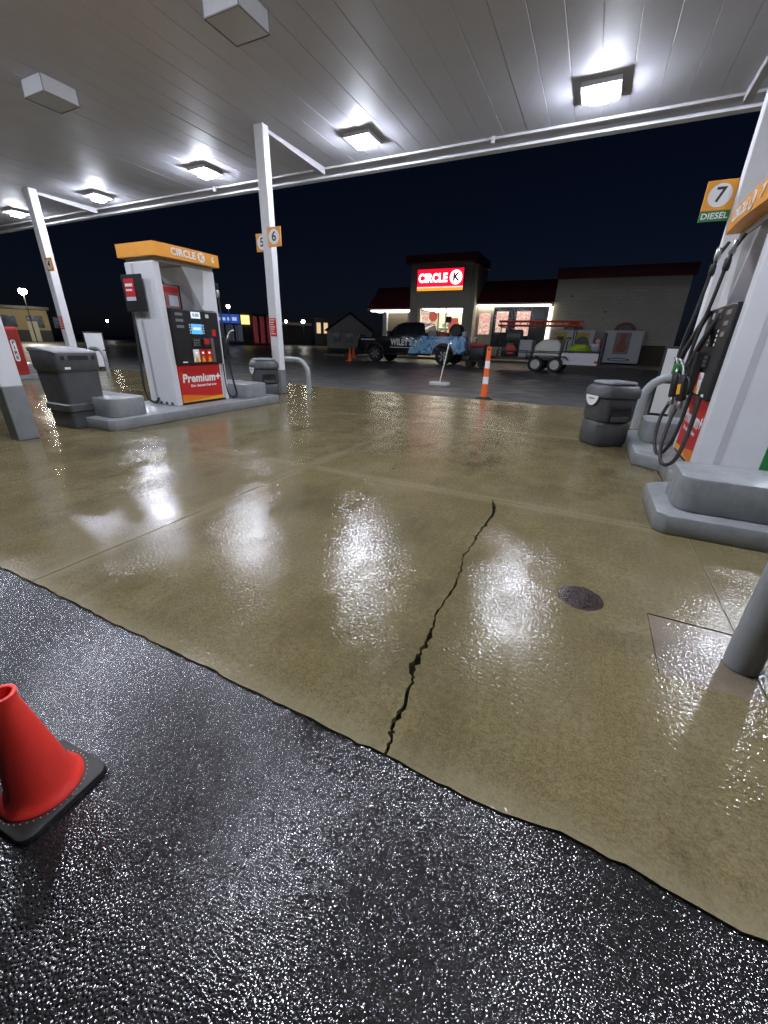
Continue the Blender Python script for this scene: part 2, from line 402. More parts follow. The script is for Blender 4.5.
for xx in (-2.35, -9.2, 5.0):
    box('bracket', xx-.03, xx+.03, 8.97, 9.02, -.10, -.002, M_TRIM, can)

# ---- canopy lamps
def lamp(px, py, lit, label, group):
    t = thing('canopy_lamp', label, 'ceiling lamp', (px, py, CZ-.003), 0, group)
    hgt = .06 if lit else .20
    h = box('housing', -.25, .25, -.24, .24, -hgt, 0, M_TRIM, t, .008)
    edge = M_RUB
    bm = bmesh.new()
    for a in (-1, 1):
        bmbox(bm, a*.25-.006, a*.25+.006, -.246, .246, -hgt-.006, -hgt+.006)
        bmbox(bm, -.243, .243, a*.24-.006, a*.24+.006, -hgt-.0062, -hgt+.0062)
        bmbox(bm, a*.25-.005, a*.25+.005, -.245, -.235, -hgt+.007, -.001)
        bmbox(bm, a*.25-.005, a*.25+.005, .235, .245, -hgt+.007, -.001)
    finish('edge_frame', bm, M_TRIM if lit else M_GREY, t)
    if lit:
        prism('lens', rounded(-.135, .135, -.13, .13, .05), -hgt-.08, -hgt-.0005, M_LENS, t)
    else:
        box('lens', -.238, .238, -.228, .228, -hgt-.003, -hgt-.0005, M_LENSOFF, t)
    return t
XL = {-16.75: 'in the far left corner of the canopy', -12.65: 'just right of the far left column', -8.5: 'above the left pump', -4.52: 'beside the middle column', -.63: 'in the upper right, nearest of the row', 3.4: 'beyond the right pump', 7.4: 'to the right of the right pump'}
for xx, d in XL.items(): lamp(xx, 8.1 if xx > -9 else 8.25, True, 'bright white lit canopy lamp '+d, 'lit lamps along the far canopy edge')
lamp(-4.29, 4.82, False, 'unlit grey box lamp at the top of the picture', 'unlit box lamps')
lamp(-8.08, 4.88, False, 'unlit grey box lamp at the upper left of the ceiling', 'unlit box lamps')
for xx in (-12.9, -8.8, -4.15, -.55, 3.4): lamp(xx, 1.95, True, 'lit canopy lamp over the near apron '+{-12.9: 'leftmost of its row', -8.8: 'left of the left pump', -4.15: 'above the waste bin', -.55: 'above the viewer', 3.4: 'right of the near bollard'}[xx], 'lit lamps along the near canopy edge')

# ---- columns
def number_sign(parent, num, cx, cz, s, y, diesel=False):
    p = box('number_sign', cx-s/2, cx+s/2, y-.012, y+.012, cz-s/2, cz+s/2, M_ORANGE, parent, .004)
    lathe('disc', [(.0, 0), (s*.39, 0), (s*.39, .004)], M_LETTER, p, 36, (cx, y-.016, cz), 'y', cap=False)
    text('number', num, s*.68, (cx, y-.0185, cz), RX['-y'], M_DARKLET, p, .02, .001)
    if diesel:
        box('diesel_strip', cx-s/2, cx+s/2, y-.012, y+.012, cz-s/2-.11, cz-s/2-.002, M_GREEN, p, .003)
        text('lettering', 'DIESEL', .088, (cx, y-.014, cz-s/2-.056), RX['-y'], M_LETTER, p, .02, .001, 1.05)
    return p
def column(x0, x1, y0, y1, base, label, signs=(), sticker=None):
    cx, cy = (x0+x1)/2, (y0+y1)/2; a, b = (x1-x0)/2, (y1-y0)/2
    t = thing('canopy_column', label, 'column', (cx, cy, 0), 0, 'canopy columns')
    box('shaft', -a, a, -b, b, base, CZ-.002, M_WHITE, t, .008)
    box('base_band', -a-.003, a+.003, -b-.003, b+.003, 0.0, base-.0005, M_GREY, t, .008)
    for num, sx, cz, s, dz in signs:
        number_sign(t, num, sx*(a+s/2-(.05 if sx > 0 and not dz else -.002)), cz, s, (-b-.014 if sx > 0 else b+.014) if not dz else b-.02, dz)
    if sticker:
        st = box('warning_sticker', -a+.02, a-.02, -b-.003, -b-.0005, sticker-.17, sticker+.17, M_RED, t)
        bm = bmesh.new()
        for k in range(7): bmbox(bm, -a+.035, a-.05-.02*(k % 3), -b-.0042, -b-.0032, sticker+.13-k*.043, sticker+.145-k*.043)
        finish('sticker_print', bm, M_LETTER, st)
    return t
column(-6.06, -5.86, 6.98, 7.14, .48, 'white column with signs 5 and 6 at the end of the left island', (('5', -1, 2.80, .30, 0), ('6', 1, 2.83, .31, 0)), 1.30)
column(-14.02, -13.80, 7.2, 7.4, .48, 'white column furthest to the left, behind the grey bin', (('3', -1, 2.75, .30, 0), ('4', 1, 2.78, .31, 0)), 1.35)
column(-5.60, -5.425, 2.08, 2.27, .56, 'white column with grey foot cut off by the left picture edge')
column(1.17, 1.39, 7.0, 7.2, .48, 'white column behind the right pump with the 7 diesel sign', (('7', -1, 2.84, .31, 1), ('8', 1, 2.84, .31, 1)))

# ================================================================== ISLANDS
IZ = .13
def island(cx, label, waist):
    t = thing('pump_island', label, 'kerb island', (cx, 0, 0), 0, 'pump islands')
    e, q = .60, .06
    left = [(-e, 2.86+q), (-e+q, 2.86)] if not waist else [(-e, 4.66), (-waist, 4.50), (-waist, 3.74), (-e+.05, 3.62), (-e, 3.56), (-e, 2.86+q), (-e+q, 2.86)]
    out = [(e-q, 2.86), (e, 2.86+q), (e, 5.92), (e-q, 6.0), (-e+q, 6.0), (-e, 5.92)]+left
    prism('kerb', out, 0.0005, IZ, M_ISL, t, bev=.014, seg=2)
    for y0, y1 in ((2.98, 3.46), (5.24, 5.78)):
        bm = bmesh.new(); bmprism(bm, rounded(-.50, .50, y0, y1, .11, 6), IZ+.0005, .36, 'z', .016, 2)
        finish('raised_block', bm, M_ISL, t, smooth=True)
    return t
island(-5.665, 'grey painted concrete island under the left pump', 0)
island(1.17, 'grey painted concrete island under the right diesel pump', .38)
island(-13.1, 'grey painted concrete island at the left edge holding the red cabinet', 0)

# ================================================================== PUMPS
M_SCREENW = emit('screen_white', (.75, .85, 1.0), 1.1)
M_SCREENB = emit('screen_blue', (.10, .42, .95), 1.3)
M_BTNLIT = emit('button_lit', (1, .75, .7), 1.6)
M_POSTER = paint('poster_red', (.30, .045, .05), .4, wear=.5, scale=16, dirt=(.5, .38, .36))
M_SHADOWGREY = paint('pillar_shade_grey', (.42, .43, .44), .4, wear=.2)
def pump(loc, s, num, label, diesel):
    """s=+1: the visible face looks to +x; s=-1: to -x"""
    t = thing('fuel_pump', label, 'fuel pump', loc, 0, 'fuel pumps')
    fx = '+x' if s > 0 else '-x'
    X = lambda a: a*s
    def bx(name, xa, xb, y0, y1, z0, z1, mat, par=t, bev=0):
        a, b = sorted((X(xa), X(xb))); return box(name, a, b, y0, y1, z0, z1, mat, par, bev)
    box('plinth', -.265, .265, -.44, .44, 0.0005, .03, M_BLACK, t)
    box('cabinet', -.255, .255, -.415, .415, .031, .575, M_WHITE, t)
    for q in (1, -1):
        # lower door skin with the amber swoosh at its foot
        d = bx('door_skin', q*.2565, q*.275, -.40, .375, .035, .572, M_RED, t, .004)
        n = 14; f = lambda y: .16+.05*math.cos((y+.40)/.775*math.pi*1.0+.3)
        pts = [(-.398, .038)]+[(.373, .038)]+[(.373-.771*k/n, f(.373-.771*k/n)*.62+.02) for k in range(n+1)]
        a, b = sorted((X(q*.2755), X(q*.2775)))
        prism('amber_wave', pts, a, b, M_YEL2, d, 'x')
        pts = [(-.398, .038)]+[(.373, .038)]+[(.373-.771*k/n, f(-(.373-.771*k/n))*.45) for k in range(n+1)]
        a, b = sorted((X(q*.278), X(q*.2795)))
        prism('yellow_wave', pts, a, b, M_YEL, d, 'x')
        if q > 0:
            text('lettering', 'Premium+', .165, (X(.277), .0, .375), RX[fx], M_LETTER, d, .035, .0012, .98, .12)
            text('slogan', 'Our cleanest fuel ever', .052, (X(.277), .02, .268), RX[fx], M_LETTER, d, .03, .0012, 1.0, .1)
        hd = bx('display_head', q*.10, q*.325, -.41, .425, .578, 1.31, M_BLACK, t, .012)
        if q > 0:
            xf = .3258; sw, sb, bl_ = (M_DGLASS, M_DGLASS, M_RED) if diesel else (M_SCREENW, M_SCREENB, M_BTNLIT)
            bx('price_screen', xf, xf+.004, -.075, .085, 1.205, 1.29, sw, hd)
            text('digits', '0.00', .06, (X(xf+.0045), .005, 1.247), RX[fx], M_DARKLET, hd, .02, .0008)
            sc = bx('video_screen', xf, xf+.004, -.10, .09, .995, 1.13, sb, hd)
            bx('screen_bar', xf+.0045, xf+.006, -.07, .06, 1.05, 1.085, sw, sc)
            for k in range(4):
                for yy in (-.125, .115): bx('soft_key', xf, xf+.005, yy-.009, yy+.009, 1.0+k*.035, 1.02+k*.035, M_LETTER, hd)
            bx('card_sticker', xf, xf+.003, .27, .34, .97, 1.07, M_RED, hd)
            bx('badge', xf, xf+.003, .18, .24, 1.22, 1.27, M_LENSOFF, hd)
            bx('chrome_strip', xf, xf+.006, .22, .275, .60, .945, M_STEEL, hd)
            cr_ = bx('card_reader', xf, xf+.03, .06, .18, .81, .94, M_BLACK, hd, .006)
            bx('reader_label', xf+.031, xf+.033, .075, .165, .855, .93, M_RED, cr_)
            kp = bx('keypad', xf, xf+.012, -.12, .02, .82, .93, M_BLACK, hd, .004)
            for a_ in range(3):
                for b_ in range(3): bx('key', xf+.0125, xf+.017, -.105+a_*.04, -.078+a_*.04, .833+b_*.032, .855+b_*.032, M_STEEL, kp)
            for k, mt in enumerate((M_LETTER, M_RED, M_RED)):
                g_ = bx('grade_button', xf, xf+.010, -.135+k*.118, -.025+k*.118, .605, .785, mt, hd, .004)
                bx('button_light', xf+.0105, xf+.013, -.095+k*.118, -.065+k*.118, .725, .75, bl_, g_)
                prism('flame_mark', [(-.115+k*.118, .61), (-.045+k*.118, .61), (-.06+k*.118, .66), (-.09+k*.118, .69), (-.105+k*.118, .65)], *sorted((X(xf+.0105), X(xf+.0125))), M_YEL, g_, 'x')
            for zz in (1.23, 1.15, 1.07): bx('vent', xf, xf+.003, -.34, -.22, zz, zz+.035, M_GREY, hd)
            bx('asset_tag', xf, xf+.002, -.33, -.25, .60, .62, M_LETTER, hd)
    # end pillars: near one a plain slab, far one flaring at the top
    pn = box('pillar', -.29, .29, -.52, -.418, .0005, 1.86, M_WHITE, t, .012)
    box('pillar_groove', -.15, -.105, -.524, -.521, .03, 1.84, M_TRIM, pn)
    prism('pillar', [(.43, .0005), (.50, .0005), (.50, 1.86), (-.06, 1.86), (.22, 1.32), (.43, 1.32)], -.27, .27, M_WHITE, t, 'x', .008)
    prism('pillar_shade', [(-.04, 1.85), (.30, 1.85), (.23, 1.40), (.20, 1.37)], *sorted((X(.2705), X(.2725))), M_SHADOWGREY, t, 'x')  # grey V of shade on the pillar, painted as a thin plate
    if not diesel: 
        for k in range(4): box('barcode', -.20+k*.12, -.15+k*.12, -.5235, -.5212, .015, .05, M_BLACK, pn)
    # poster panel above the head
    tp = box('poster_panel', -.03, .03, -.415, .05, 1.33, 1.64, M_BLACK, t)
    bx('poster', .0305, .034, -.41, .02, 1.335, 1.63, M_POSTER, tp)
    bx('poster_banner', .0345, .036, -.40, .01, 1.53, 1.60, M_RED, tp)
    bx('poster_cup', .0345, .0365, -.16, -.01, 1.36, 1.50, M_LENSOFF, tp)
    bx('poster_cup', .0345, .0365, -.38, -.22, 1.36, 1.52, paint('poster_dark', (.10, .015, .02), .4), tp)
    # orange valance: bowed long faces
    out = []
    for k in range(13):
        y = -.535+1.06*k/12; out.append((.375+.02*math.sin(math.pi*k/12), y))
    out = out+[(-a, b) for a, b in out[::-1]]
    va = prism('valance', out, 1.915, 2.07, M_ORANGE, t)
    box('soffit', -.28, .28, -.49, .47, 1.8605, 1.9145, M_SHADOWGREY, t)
    yT = lambda u: u*s          # reading direction runs to +y on +x faces
    zt = 1.992
    text('lettering', 'CIRCLE', .118, (X(.397), yT(-.10), zt), RX[fx], M_LETTER, va, .03, .001, 1.0)
    lathe('letter_disc', [(0, X(.0008)), (.062, X(.0008)), (.062, X(-.004))], M_LETTER, va, 32, (0, 0, 0), 'x', (X(.396), yT(.195), zt), cap=False)
    text('letter_k', 'K', .105, (X(.398), yT(.195), zt), RX[fx], M_ORANGE, va, .03, .0008)
    text('number', num, .105, (X(.391), yT(.40), zt), RX[fx], M_LETTER, va, .03, .003)
    # near-end flag board with its hose (belongs to the rear side)
    if not diesel:
        fb = box('flag_board', -.325, .085, -.585, -.555, 1.26, 1.71, M_BLACK, t, .006)
        fp = box('flag_poster', -.27, -.07, -.589, -.5855, 1.39, 1.66, M_RED, fb)
        box('poster_text', -.25, -.10, -.5915, -.5895, 1.565, 1.60, M_LETTER, fp)
        box('poster_text', -.25, -.12, -.5915, -.5895, 1.51, 1.535, M_LETTER, fp)
        box('poster_foot', -.27, -.07, -.5915, -.5895, 1.392, 1.44, M_LENSOFF, fp)
        box('flag_arm', -.16, -.08, -.5545, -.5205, 1.40, 1.60, M_BLACK, fb)
        tube('hose', [(-.22, -.57, 1.26), (-.235, -.585, .9), (-.25, -.60, .55), (-.26, -.61, .25), (-.22, -.60, .08), (-.12, -.56, .03), (-.08, -.535, .10)], .0165, M_RUB, t, 8, smooth_path=6)
    else:
        gp = box('green_panel', .15, .288, -.5235, -.5205, .0, .62, M_GREEN, t)
        gp2 = box('green_panel', -.02, .02, -.5235, -.5205, 1.90, 1.901, M_GREEN, t) if False else None
    return t
def nozzle(parent, at, rz, col=M_BLACK, mark=None):
    n_ = thing('x', '', '') if False else None
    o = box('nozzle', -.03, .03, -.045, .045, -.12, .12, col, parent, .018, at, (R(-14), 0, rz), 2)
    tube('spout', [(0, .02, .11), (0, .035, .19), (0, .075, .25), (0, .13, .28)], .013, M_STEEL, o, 8, smooth_path=3)
    tube('grip_guard', [(0, -.04, -.10), (0, -.085, -.05), (0, -.085, .05), (0, -.04, .09)], .009, M_BLACK, o, 6, smooth_path=3)
    lathe('swivel', [(.018, -.19), (.022, -.18), (.022, -.14), (.018, -.12)], M_STEEL, o, 12)
    if mark: box('nozzle_mark', -.034, -.031, -.025, .025, -.06, .03, mark, o)
    return o
p6 = pump((-5.675, 4.57, IZ), 1, '6', 'left white fuel pump with orange top, number 6 and a red premium panel', False)
box('nozzle_boot', .10, .30, .503, .56, .62, .98, M_BLACK, p6, .01)
nozzle(p6, (.24, .595, .83), 0)
tube('hose', [(.245, .615, .66), (.25, .63, .45), (.27, .65, .22), (.29, .66, .09), (.29, .60, .03), (.27, .52, .06), (.26, .47, .22), (.262, .46, .45), (.262, .458, .57)], .0165, M_RUB, p6, 8, smooth_path=6)
tube('hose', [(.24, .52, 1.72), (.25, .545, 1.66), (.25, .56, 1.45), (.25, .57, 1.15), (.25, .575, .98)], .014, M_RUB, p6, 8, smooth_path=5)
lathe('breakaway', [(.02, 0), (.024, .02), (.024, .08), (.02, .10)], M_STEEL, p6, 12, (.25, .553, 1.53))
lathe('breakaway', [(.02, 0), (.024, .02), (.024, .05), (.02, .07)], M_BLACK, p6, 12, (.25, .553, 1.65))
p7 = pump((1.225, 4.60, IZ), -1, '7', 'right white fuel pump with orange top, number 7 and green diesel stripe', True)
# two hoses and two nozzles on the aisle side of the diesel pump (x is local, aisle at negative x)
box('nozzle_boot', -.40, -.327, .02, .36, .58, .95, M_BLACK, p7, .01)
nozzle(p7, (-.42, .06, .64), R(20), M_BLACK, M_YEL)
nozzle(p7, (-.45, .28, .65), R(10), M_BLACK)
box('nozzle_cover', -.49, -.41, .33, .43, .73, .84, M_GREEN, p7, .02, seg=2)
for k, (yy, xx) in enumerate(((.10, -.36), (.40, -.40))):
    h = [(xx+.05, yy, 1.84), (xx, yy+.02, 1.70), (xx-.03, yy+.03, 1.35), (xx-.06, yy+.04, 1.05), (xx-.07, yy+.05, .80)]
    tube('hose', h, .015, M_RUB, p7, 8, smooth_path=5)
    lathe('breakaway', [(.02, 0), (.026, .02), (.026, .08), (.02, .10)], M_STEEL, p7, 12, (xx, yy+.02, 1.70))
    lathe('breakaway', [(.02, 0), (.026, .02), (.026, .08), (.02, .10)], M_BLACK, p7, 12, (xx-.008, yy+.022, 1.58))
    tube('hose_retractor', [(xx+.06, yy-.05, 1.30), (xx-.02, yy+.01, 1.0), (xx-.05, yy+.03, .82)], .024, M_BLACK, p7, 8, smooth_path=4)
tube('hose', [(-.42, .06, .48), (-.45, .0, .33), (-.48, -.14, .14), (-.48, -.30, .03), (-.45, -.42, .018), (-.40, -.47, .10), (-.365, -.43, .33), (-.355, -.37, .60)], .0165, M_RUB, p7, 8, smooth_path=6)
tube('hose', [(-.45, .27, .49), (-.49, .26, .33), (-.50, .18, .15), (-.48, .08, .04), (-.44, .02, .02), (-.39, -.02, .15), (-.36, .0, .36), (-.35, .02, .60)], .0165, M_RUB, p7, 8, smooth_path=6)

# ================================================================== HOOP BOLLARDS
def hoop(x0, x1, y, h, r, label):
    L = x1-x0; rb = min(.30, abs(L)/2*.95); sg = 1 if L > 0 else -1
    pts = [(0, 0, .001), (0, 0, h-rb)]
    for k in range(1, 9):
        a = R(90*k/8); pts.append((sg*(rb-rb*math.cos(a)), 0, h-rb+rb*math.sin(a)))
    pts += [(L-p[0], 0, p[2]) for p in pts[::-1]]
    return tag(tube('hoop_bollard', pts, r, M_PIPE, None, 18, (x0, y, 0)), label, 'bollard', 'pipe hoop bollards')
hoop(-5.48, -6.0+.02, 7.46, .66, .055, 'grey bent pipe bollard beside the middle column') if False else None
hoop(-5.49, -6.45, 7.45, .68, .052, 'grey bent pipe bollard beside the middle column')
hoop(.765, 1.70, 6.90, .74, .058, 'grey bent pipe bollard behind the right grey bin')
hoop(-12.78, -13.55, 7.52, .70, .055, 'grey bent pipe bollard at the far left by the white board')
hoop(.735, 1.75, 1.64, .80, .056, 'thick grey pipe bollard in the foreground at the right edge')

# ================================================================== BINS
def big_bin():
    t = thing('waste_bin', 'tall dark grey waste bin standing beside the left pump', 'waste bin', (-5.80, 2.93, 0))
    a, b = .27, .23
    def ring(s1, z): return [(x_*s1, y_*s1, z) for x_, y_ in rounded(-a, a, -b, b, .05, 3)]
    def shell(name, levels, mat):
        bm = bmesh.new(); rr = [[bm.verts.new(p) for p in ring(s1, z)] for s1, z in levels]
        for A, B in zip(rr, rr[1:]):
            for k in range(len(A)): bm.faces.new((A[k], A[(k+1) % len(A)], B[(k+1) % len(A)], B[k]))
        bm.faces.new(rr[0][::-1]); bm.faces.new(rr[-1])
        return finish(name, bm, mat, t, smooth=True, angle=30)
    shell('foot', [(.90, .001), (.92, .015), (.90, .05), (.93, .20)], M_BIN)
    shell('skirt', [(.90, .2005), (1.0, .215), (1.0, .285), (.94, .30)], M_BIN)
    shell('body', [(.94, .3005), (.99, .66), (.99, .665)], M_BIN)
    hd = shell('hood', [(1.0, .668), (1.05, .70), (1.06, .87), (1.05, .878)], M_BIN)
    # sloping lid
    bm = bmesh.new(); bmprism(bm, [(-.285, .8785), (.285, .8785), (.27, .895), (-.20, .94), (-.285, .93)], -.243, .243, 'y', .01, 2)
    finish('lid', bm, M_BINL, t, smooth=True)
    for y0, y1 in ((-.19, -.15), (-.11, .11), (.15, .19)):
        box('slot', .268, .2895, y0, y1, .80, .85, M_BLACK, hd)
    box('label_plate', .283, .2905, -.17, -.11, .70, .725, M_LETTER, hd)
    return t
big_bin()
def washer(loc, rz, label):
    t = thing('washer_bin', label, 'waste bin', loc, rz, 'grey windscreen-wash bins')
    def oct_(a, b, c): return [(a, -b+c), (a, b-c), (a-c, b), (-a+c, b), (-a, b-c), (-a, -b+c), (-a+c, -b), (a-c, -b)]
    def shell(name, levels, mat, par):
        bm = bmesh.new(); rr = [[bm.verts.new((x_, y_, z)) for x_, y_ in oct_(a, b, c)] for a, b, c, z in levels]
        for A, B in zip(rr, rr[1:]):
            for k in range(8): bm.faces.new((A[k], A[(k+1) % 8], B[(k+1) % 8], B[k]))
        bm.faces.new(rr[0][::-1]); bm.faces.new(rr[-1])
        bmesh.ops.bevel(bm, geom=[e for e in bm.edges], offset=.008, segments=2, affect='EDGES')
        return finish(name, bm, mat, par, smooth=True, angle=40)
    shell('foot', [(.20, .19, .06, .001), (.215, .205, .06, .03), (.215, .205, .06, .27), (.205, .195, .06, .285)], M_BIN, t)
    bd = shell('body', [(.205, .195, .06, .286), (.22, .21, .06, .32), (.22, .21, .06, .52), (.225, .215, .06, .55)], M_BIN, t)
    hood = shell('hood', [(.225, .215, .06, .551), (.24, .23, .06, .57), (.235, .225, .06, .655), (.20, .19, .05, .70), (.17, .16, .05, .71)], M_BIN, t)
    lid = shell('lid', [(.20, .19, .06, .7105), (.19, .18, .06, .735), (.13, .12, .04, .742)], M_BINL, t)
    # washer bucket recess on the local -y side
    box('bucket_rim', -.12, .12, -.235, -.2105, .44, .475, M_BLACK, bd, .006)
    box('bucket_recess', -.13, .13, -.2185, -.2105, .30, .44, M_BLACK, bd)
    box('bucket', -.11, .11, -.232, -.2192, .30, .36, M_BIN, bd, .006)
    # white paper towel hanging like a crescent on the local -x side
    pts = [(-.12+.24*k/10, .575) for k in range(11)]+[(.12*math.cos(a), .575-.115*math.sin(a)) for a in [math.pi*k/10 for k in range(1, 10)]]
    prism('paper_towel', pts, -.252, -.2405, M_TAPE, hood, 'x', .003)
    box('towel_slot', -.256, -.2525, -.05, .05, .535, .55, M_GREY, hood)
    return t
washer((.30, 5.56, 0), R(32), 'grey wash and waste bin with white towel, standing left of the right hoop')
washer((-5.66, 6.27, 0), R(62), 'grey wash and waste bin with white towel in front of the middle column')

# ---- red fire cabinet on the left island
fcab = thing('fire_cabinet', 'red fire extinguisher cabinet standing behind the left column', 'cabinet', (-12.62, 5.28, IZ))
box('case', -.17, .17, -.17, .17, .001, 1.06, M_RED, fcab, .03, seg=3)
box('door_seam', .1705, .172, -.14, .14, .05, 1.0, paint('red_dark', (.30, .012, .012), .4), fcab)
fl = prism('label_plate', [(b, a) for a, b in rounded(.30, .78, -.05, .05, .045)], .1725, .175, M_LETTER, fcab, 'x')
for k, ch in enumerate('FIRE'): text('lettering', ch, .115, (.176, 0, .71-k*.11), RX['+x'], M_DARKLET, fl, .03, .001)

# ---- blank white two-panel boards
def board(loc, rz, label):
    t = thing('sign_board', label, 'sign board', loc, rz, 'white two-panel boards')
    box('frame', -.27, .27, -.02, .02, .045, 1.14, M_BLACK, t, .006)
    for z0, z1 in ((.09, .57), (.61, 1.10)): box('panel', -.235, .235, -.026, -.0205, z0, z1, M_WHITE, t)
    for s_ in (-1, 1): box('foot', s_*.2-.03, s_*.2+.03, -.15, .15, 0, .044, M_BLACK, t)
    return t
board((1.30, 8.2, 0), R(-4), 'blank white two-panel board in a black frame behind the right hoop')
board((-14.55, 8.35, 0), R(62), 'blank white two-panel board at the far left behind the hoop')

# ================================================================== CONES
def cone_near():
    t = thing('traffic_cone', 'red orange traffic cone with black rubber base in the left foreground', 'traffic cone', (-1.07, .215, -.010), R(4))
    bm = bmesh.new(); bmprism(bm, rounded(-.105, .105, -.105, .105, .03, 6), .0015, .022, 'z', .006, 2)
    ba = finish('rubber_base', bm, M_RUB, t, smooth=True)
    lathe('cone', [(.088, .0225), (.088, .028), (.080, .034), (.072, .055), (.066, .075), (.0275, .325), (.0275, .334), (.031, .336), (.031, .344), (.027, .346), (.022, .344), (.0225, .325), (.06, .08)], M_CONE, t, 56, cap=False, angle=60)
    bm = bmesh.new()
    for k in range(44):
        a = 2*math.pi*k/44; bmbox(bm, .0945*math.cos(a)-.0011, .0945*math.cos(a)+.0011, .0945*math.sin(a)-.0011, .0945*math.sin(a)+.0011, .0218, .0232)
    finish('flange_studs', bm, paint('stud_pink', (.75, .35, .3), .5), ba)
    return t
cone_near()
def channelizer():
    t = thing('channelizer_post', 'tall slim orange and white striped channelizer post near the truck', 'traffic post', (-1.98, 9.05, -.026))
    lathe('rubber_base', [(.20, .0), (.20, .015), (.17, .03), (.10, .05), (.07, .055)], M_RUB, t, 8)
    z = .056
    for k, (h, mt) in enumerate(((.27, M_CHORANGE), (.15, M_TAPE), (.17, M_CHORANGE), (.15, M_TAPE), (.20, M_CHORANGE))):
        r1 = .072-.03*(z/1.0); r2 = .072-.03*((z+h)/1.0)
        lathe('orange_section' if mt is M_CHORANGE else 'reflective_band', [(r1, z), (r2, z+h-.0005)], mt, t, 20)
        z += h
    tube('handle', [(-.03, 0, z), (-.03, 0, z+.045), (0, 0, z+.07), (.03, 0, z+.045), (.03, 0, z)], .012, M_CHORANGE, t, 8, smooth_path=3)
    return t
channelizer()
def small_cone(px, py, label):
    p = on_z(px, py, -.03)
    t = thing('traffic_cone', label, 'traffic cone', p, 0, 'small orange cones by the truck')
    box('rubber_base', -.17, .17, -.17, .17, 0, .035, M_CHORANGE, t)
    lathe('cone', [(.135, .0355), (.03, .70), (.025, .705)], M_CHORANGE, t, 18)
small_cone(350, 361, 'small orange cone nearest the truck, left of its front bumper')
small_cone(353.5, 358, 'small orange cone just behind the other one left of the truck')
# broom standing on the lot
b = thing('push_broom', 'pale long-handled broom standing upright on the lot behind the forecourt', 'broom', (-3.78, 11.35, -.03))
bm = bmesh.new(); bmprism(bm, rounded(-.30, .30, -.13, .13, .10, 5), .001, .10, 'z', .02, 2)
finish('head', bm, paint('broom_grey', (.50, .49, .45), .7, wear=.5, scale=14), b, smooth=True)
box('scrubber', -.33, .33, -.15, .15, .0002, .03, M_RUB, b) if False else None
tube('handle', [(.0, 0, .09), (.19, -.02, 1.12)], .017, paint('broom_pole', (.62, .60, .52), .4), b, 10)

# ================================================================== SHOP
SY = 31.0; GZ = -.03
def blockwall():
    mt, n, l, p = nmat('painted_block'); v = objc(n, l)
    mp = n.new('ShaderNodeMapping'); mp.inputs['Rotation'].default_value = (R(90), 0, 0); l.new(v, mp.inputs[0])
    br = n.new('ShaderNodeTexBrick'); br.inputs['Scale'].default_value = 1; br.inputs['Brick Width'].default_value = .4; br.inputs['Row Height'].default_value = .2
    br.inputs['Mortar Size'].default_value = .012; br.inputs['Color1'].default_value = (.62, .60, .50, 1); br.inputs['Color2'].default_value = (.56, .54, .45, 1); br.inputs['Mortar'].default_value = (.46, .44, .36, 1)
    l.new(mp.outputs[0], br.inputs['Vector'])
    c = mixc(n, l, math_(n, l, 'MULTIPLY', noise(n, l, .9, 5, .6, v), .4), br.outputs[0], (.45, .43, .34))
    l.new(c, p.inputs['Base Color']); p.inputs['Roughness'].default_value = .75
    l.new(bump(n, l, br.outputs['Fac'], -.6, .01), p.inputs['Normal']); return mt
M_BLOCK = blockwall()
M_STUC = paint('stucco_tan', (.55, .52, .43), .8, wear=.35, scale=3)
M_DARKBAND = paint('dark_base_band', (.10, .085, .06), .7, wear=.4)
M_LED = emit('soffit_light', (1.0, .93, .80), 9.0)
M_LEDV = emit('soffit_light_dim', (1.0, .88, .70), 3.0)
M_INT = emit('shop_ceiling_light', (1.0, .90, .74), 7.0)
M_INTWALL = paint('shop_inner', (.62, .55, .46), .6, wear=.2)
M_SHOPDARK = paint('shop_dark', (.03, .03, .032), .6)
shop = thing('convenience_shop', 'tan convenience shop with maroon roof, lit sign tower and glazed front', 'shop', (0, SY, GZ))
# right blank wall block
wr = box('wall', -2.92, 4.25, 0, 9, 0, 5.02, M_BLOCK, shop)
box('base_band', -2.925, 4.255, -.03, -.002, 0, 1.28, M_DARKBAND, shop)
box('parapet', -3.0, 4.40, -.18, 9.1, 5.022, 5.62, M_MAROON, shop, .02)
for xx, zz in ((-1.9, 4.05), (.15, 3.15)): box('wall_vent', xx-.08, xx+.08, -.03, -.001, zz-.05, zz+.05, M_GREY, shop)
# glazed middle bay with mansard
prism('mansard', [(-.35, 3.72), (1.6, 5.25), (6, 5.25), (6, 3.72)], -7.98, -2.93, M_MAROON, shop, 'x')
box('soffit', -7.98, -3.02, -.30, .9, 3.60, 3.715, M_TRIM, shop)
box('soffit_lamp', -7.9, -3.1, -.28, -.06, 3.50, 3.598, M_LED, shop)
box('corner_lamp', -3.16, -2.93, -.10, -.004, 1.1, 3.49, M_LEDV, shop)
box('sill_wall', -7.98, -3.18, .0, .2, 0, .95, M_STUC, shop)
gl = box('window', -6.7, -3.18, .04, .06, .952, 3.49, M_DGLASS, shop)
for xx in (-6.74, -5.4, -4.25, -3.2): box('mullion', xx-.03, xx+.03, .0, .035, .952, 3.49, M_BLACK, gl)
M_POSTERLIT = emit('poster_glow', (1.0, .82, .70), .75, (.6, .5, .45))
def poster(name, a, b, st, sc):
    mt, n, l, p = nmat(name); v = objc(n, l, (1, 1, 1.6))
    c = ramp(n, l, noise(n, l, sc, 3, .6, v), [(.44, a), (.50, b), (.60, a)])
    p.inputs['Base Color'].default_value = (.4, .3, .28, 1); l.new(c, p.inputs['Emission Color']); p.inputs['Emission Strength'].default_value = st; return mt
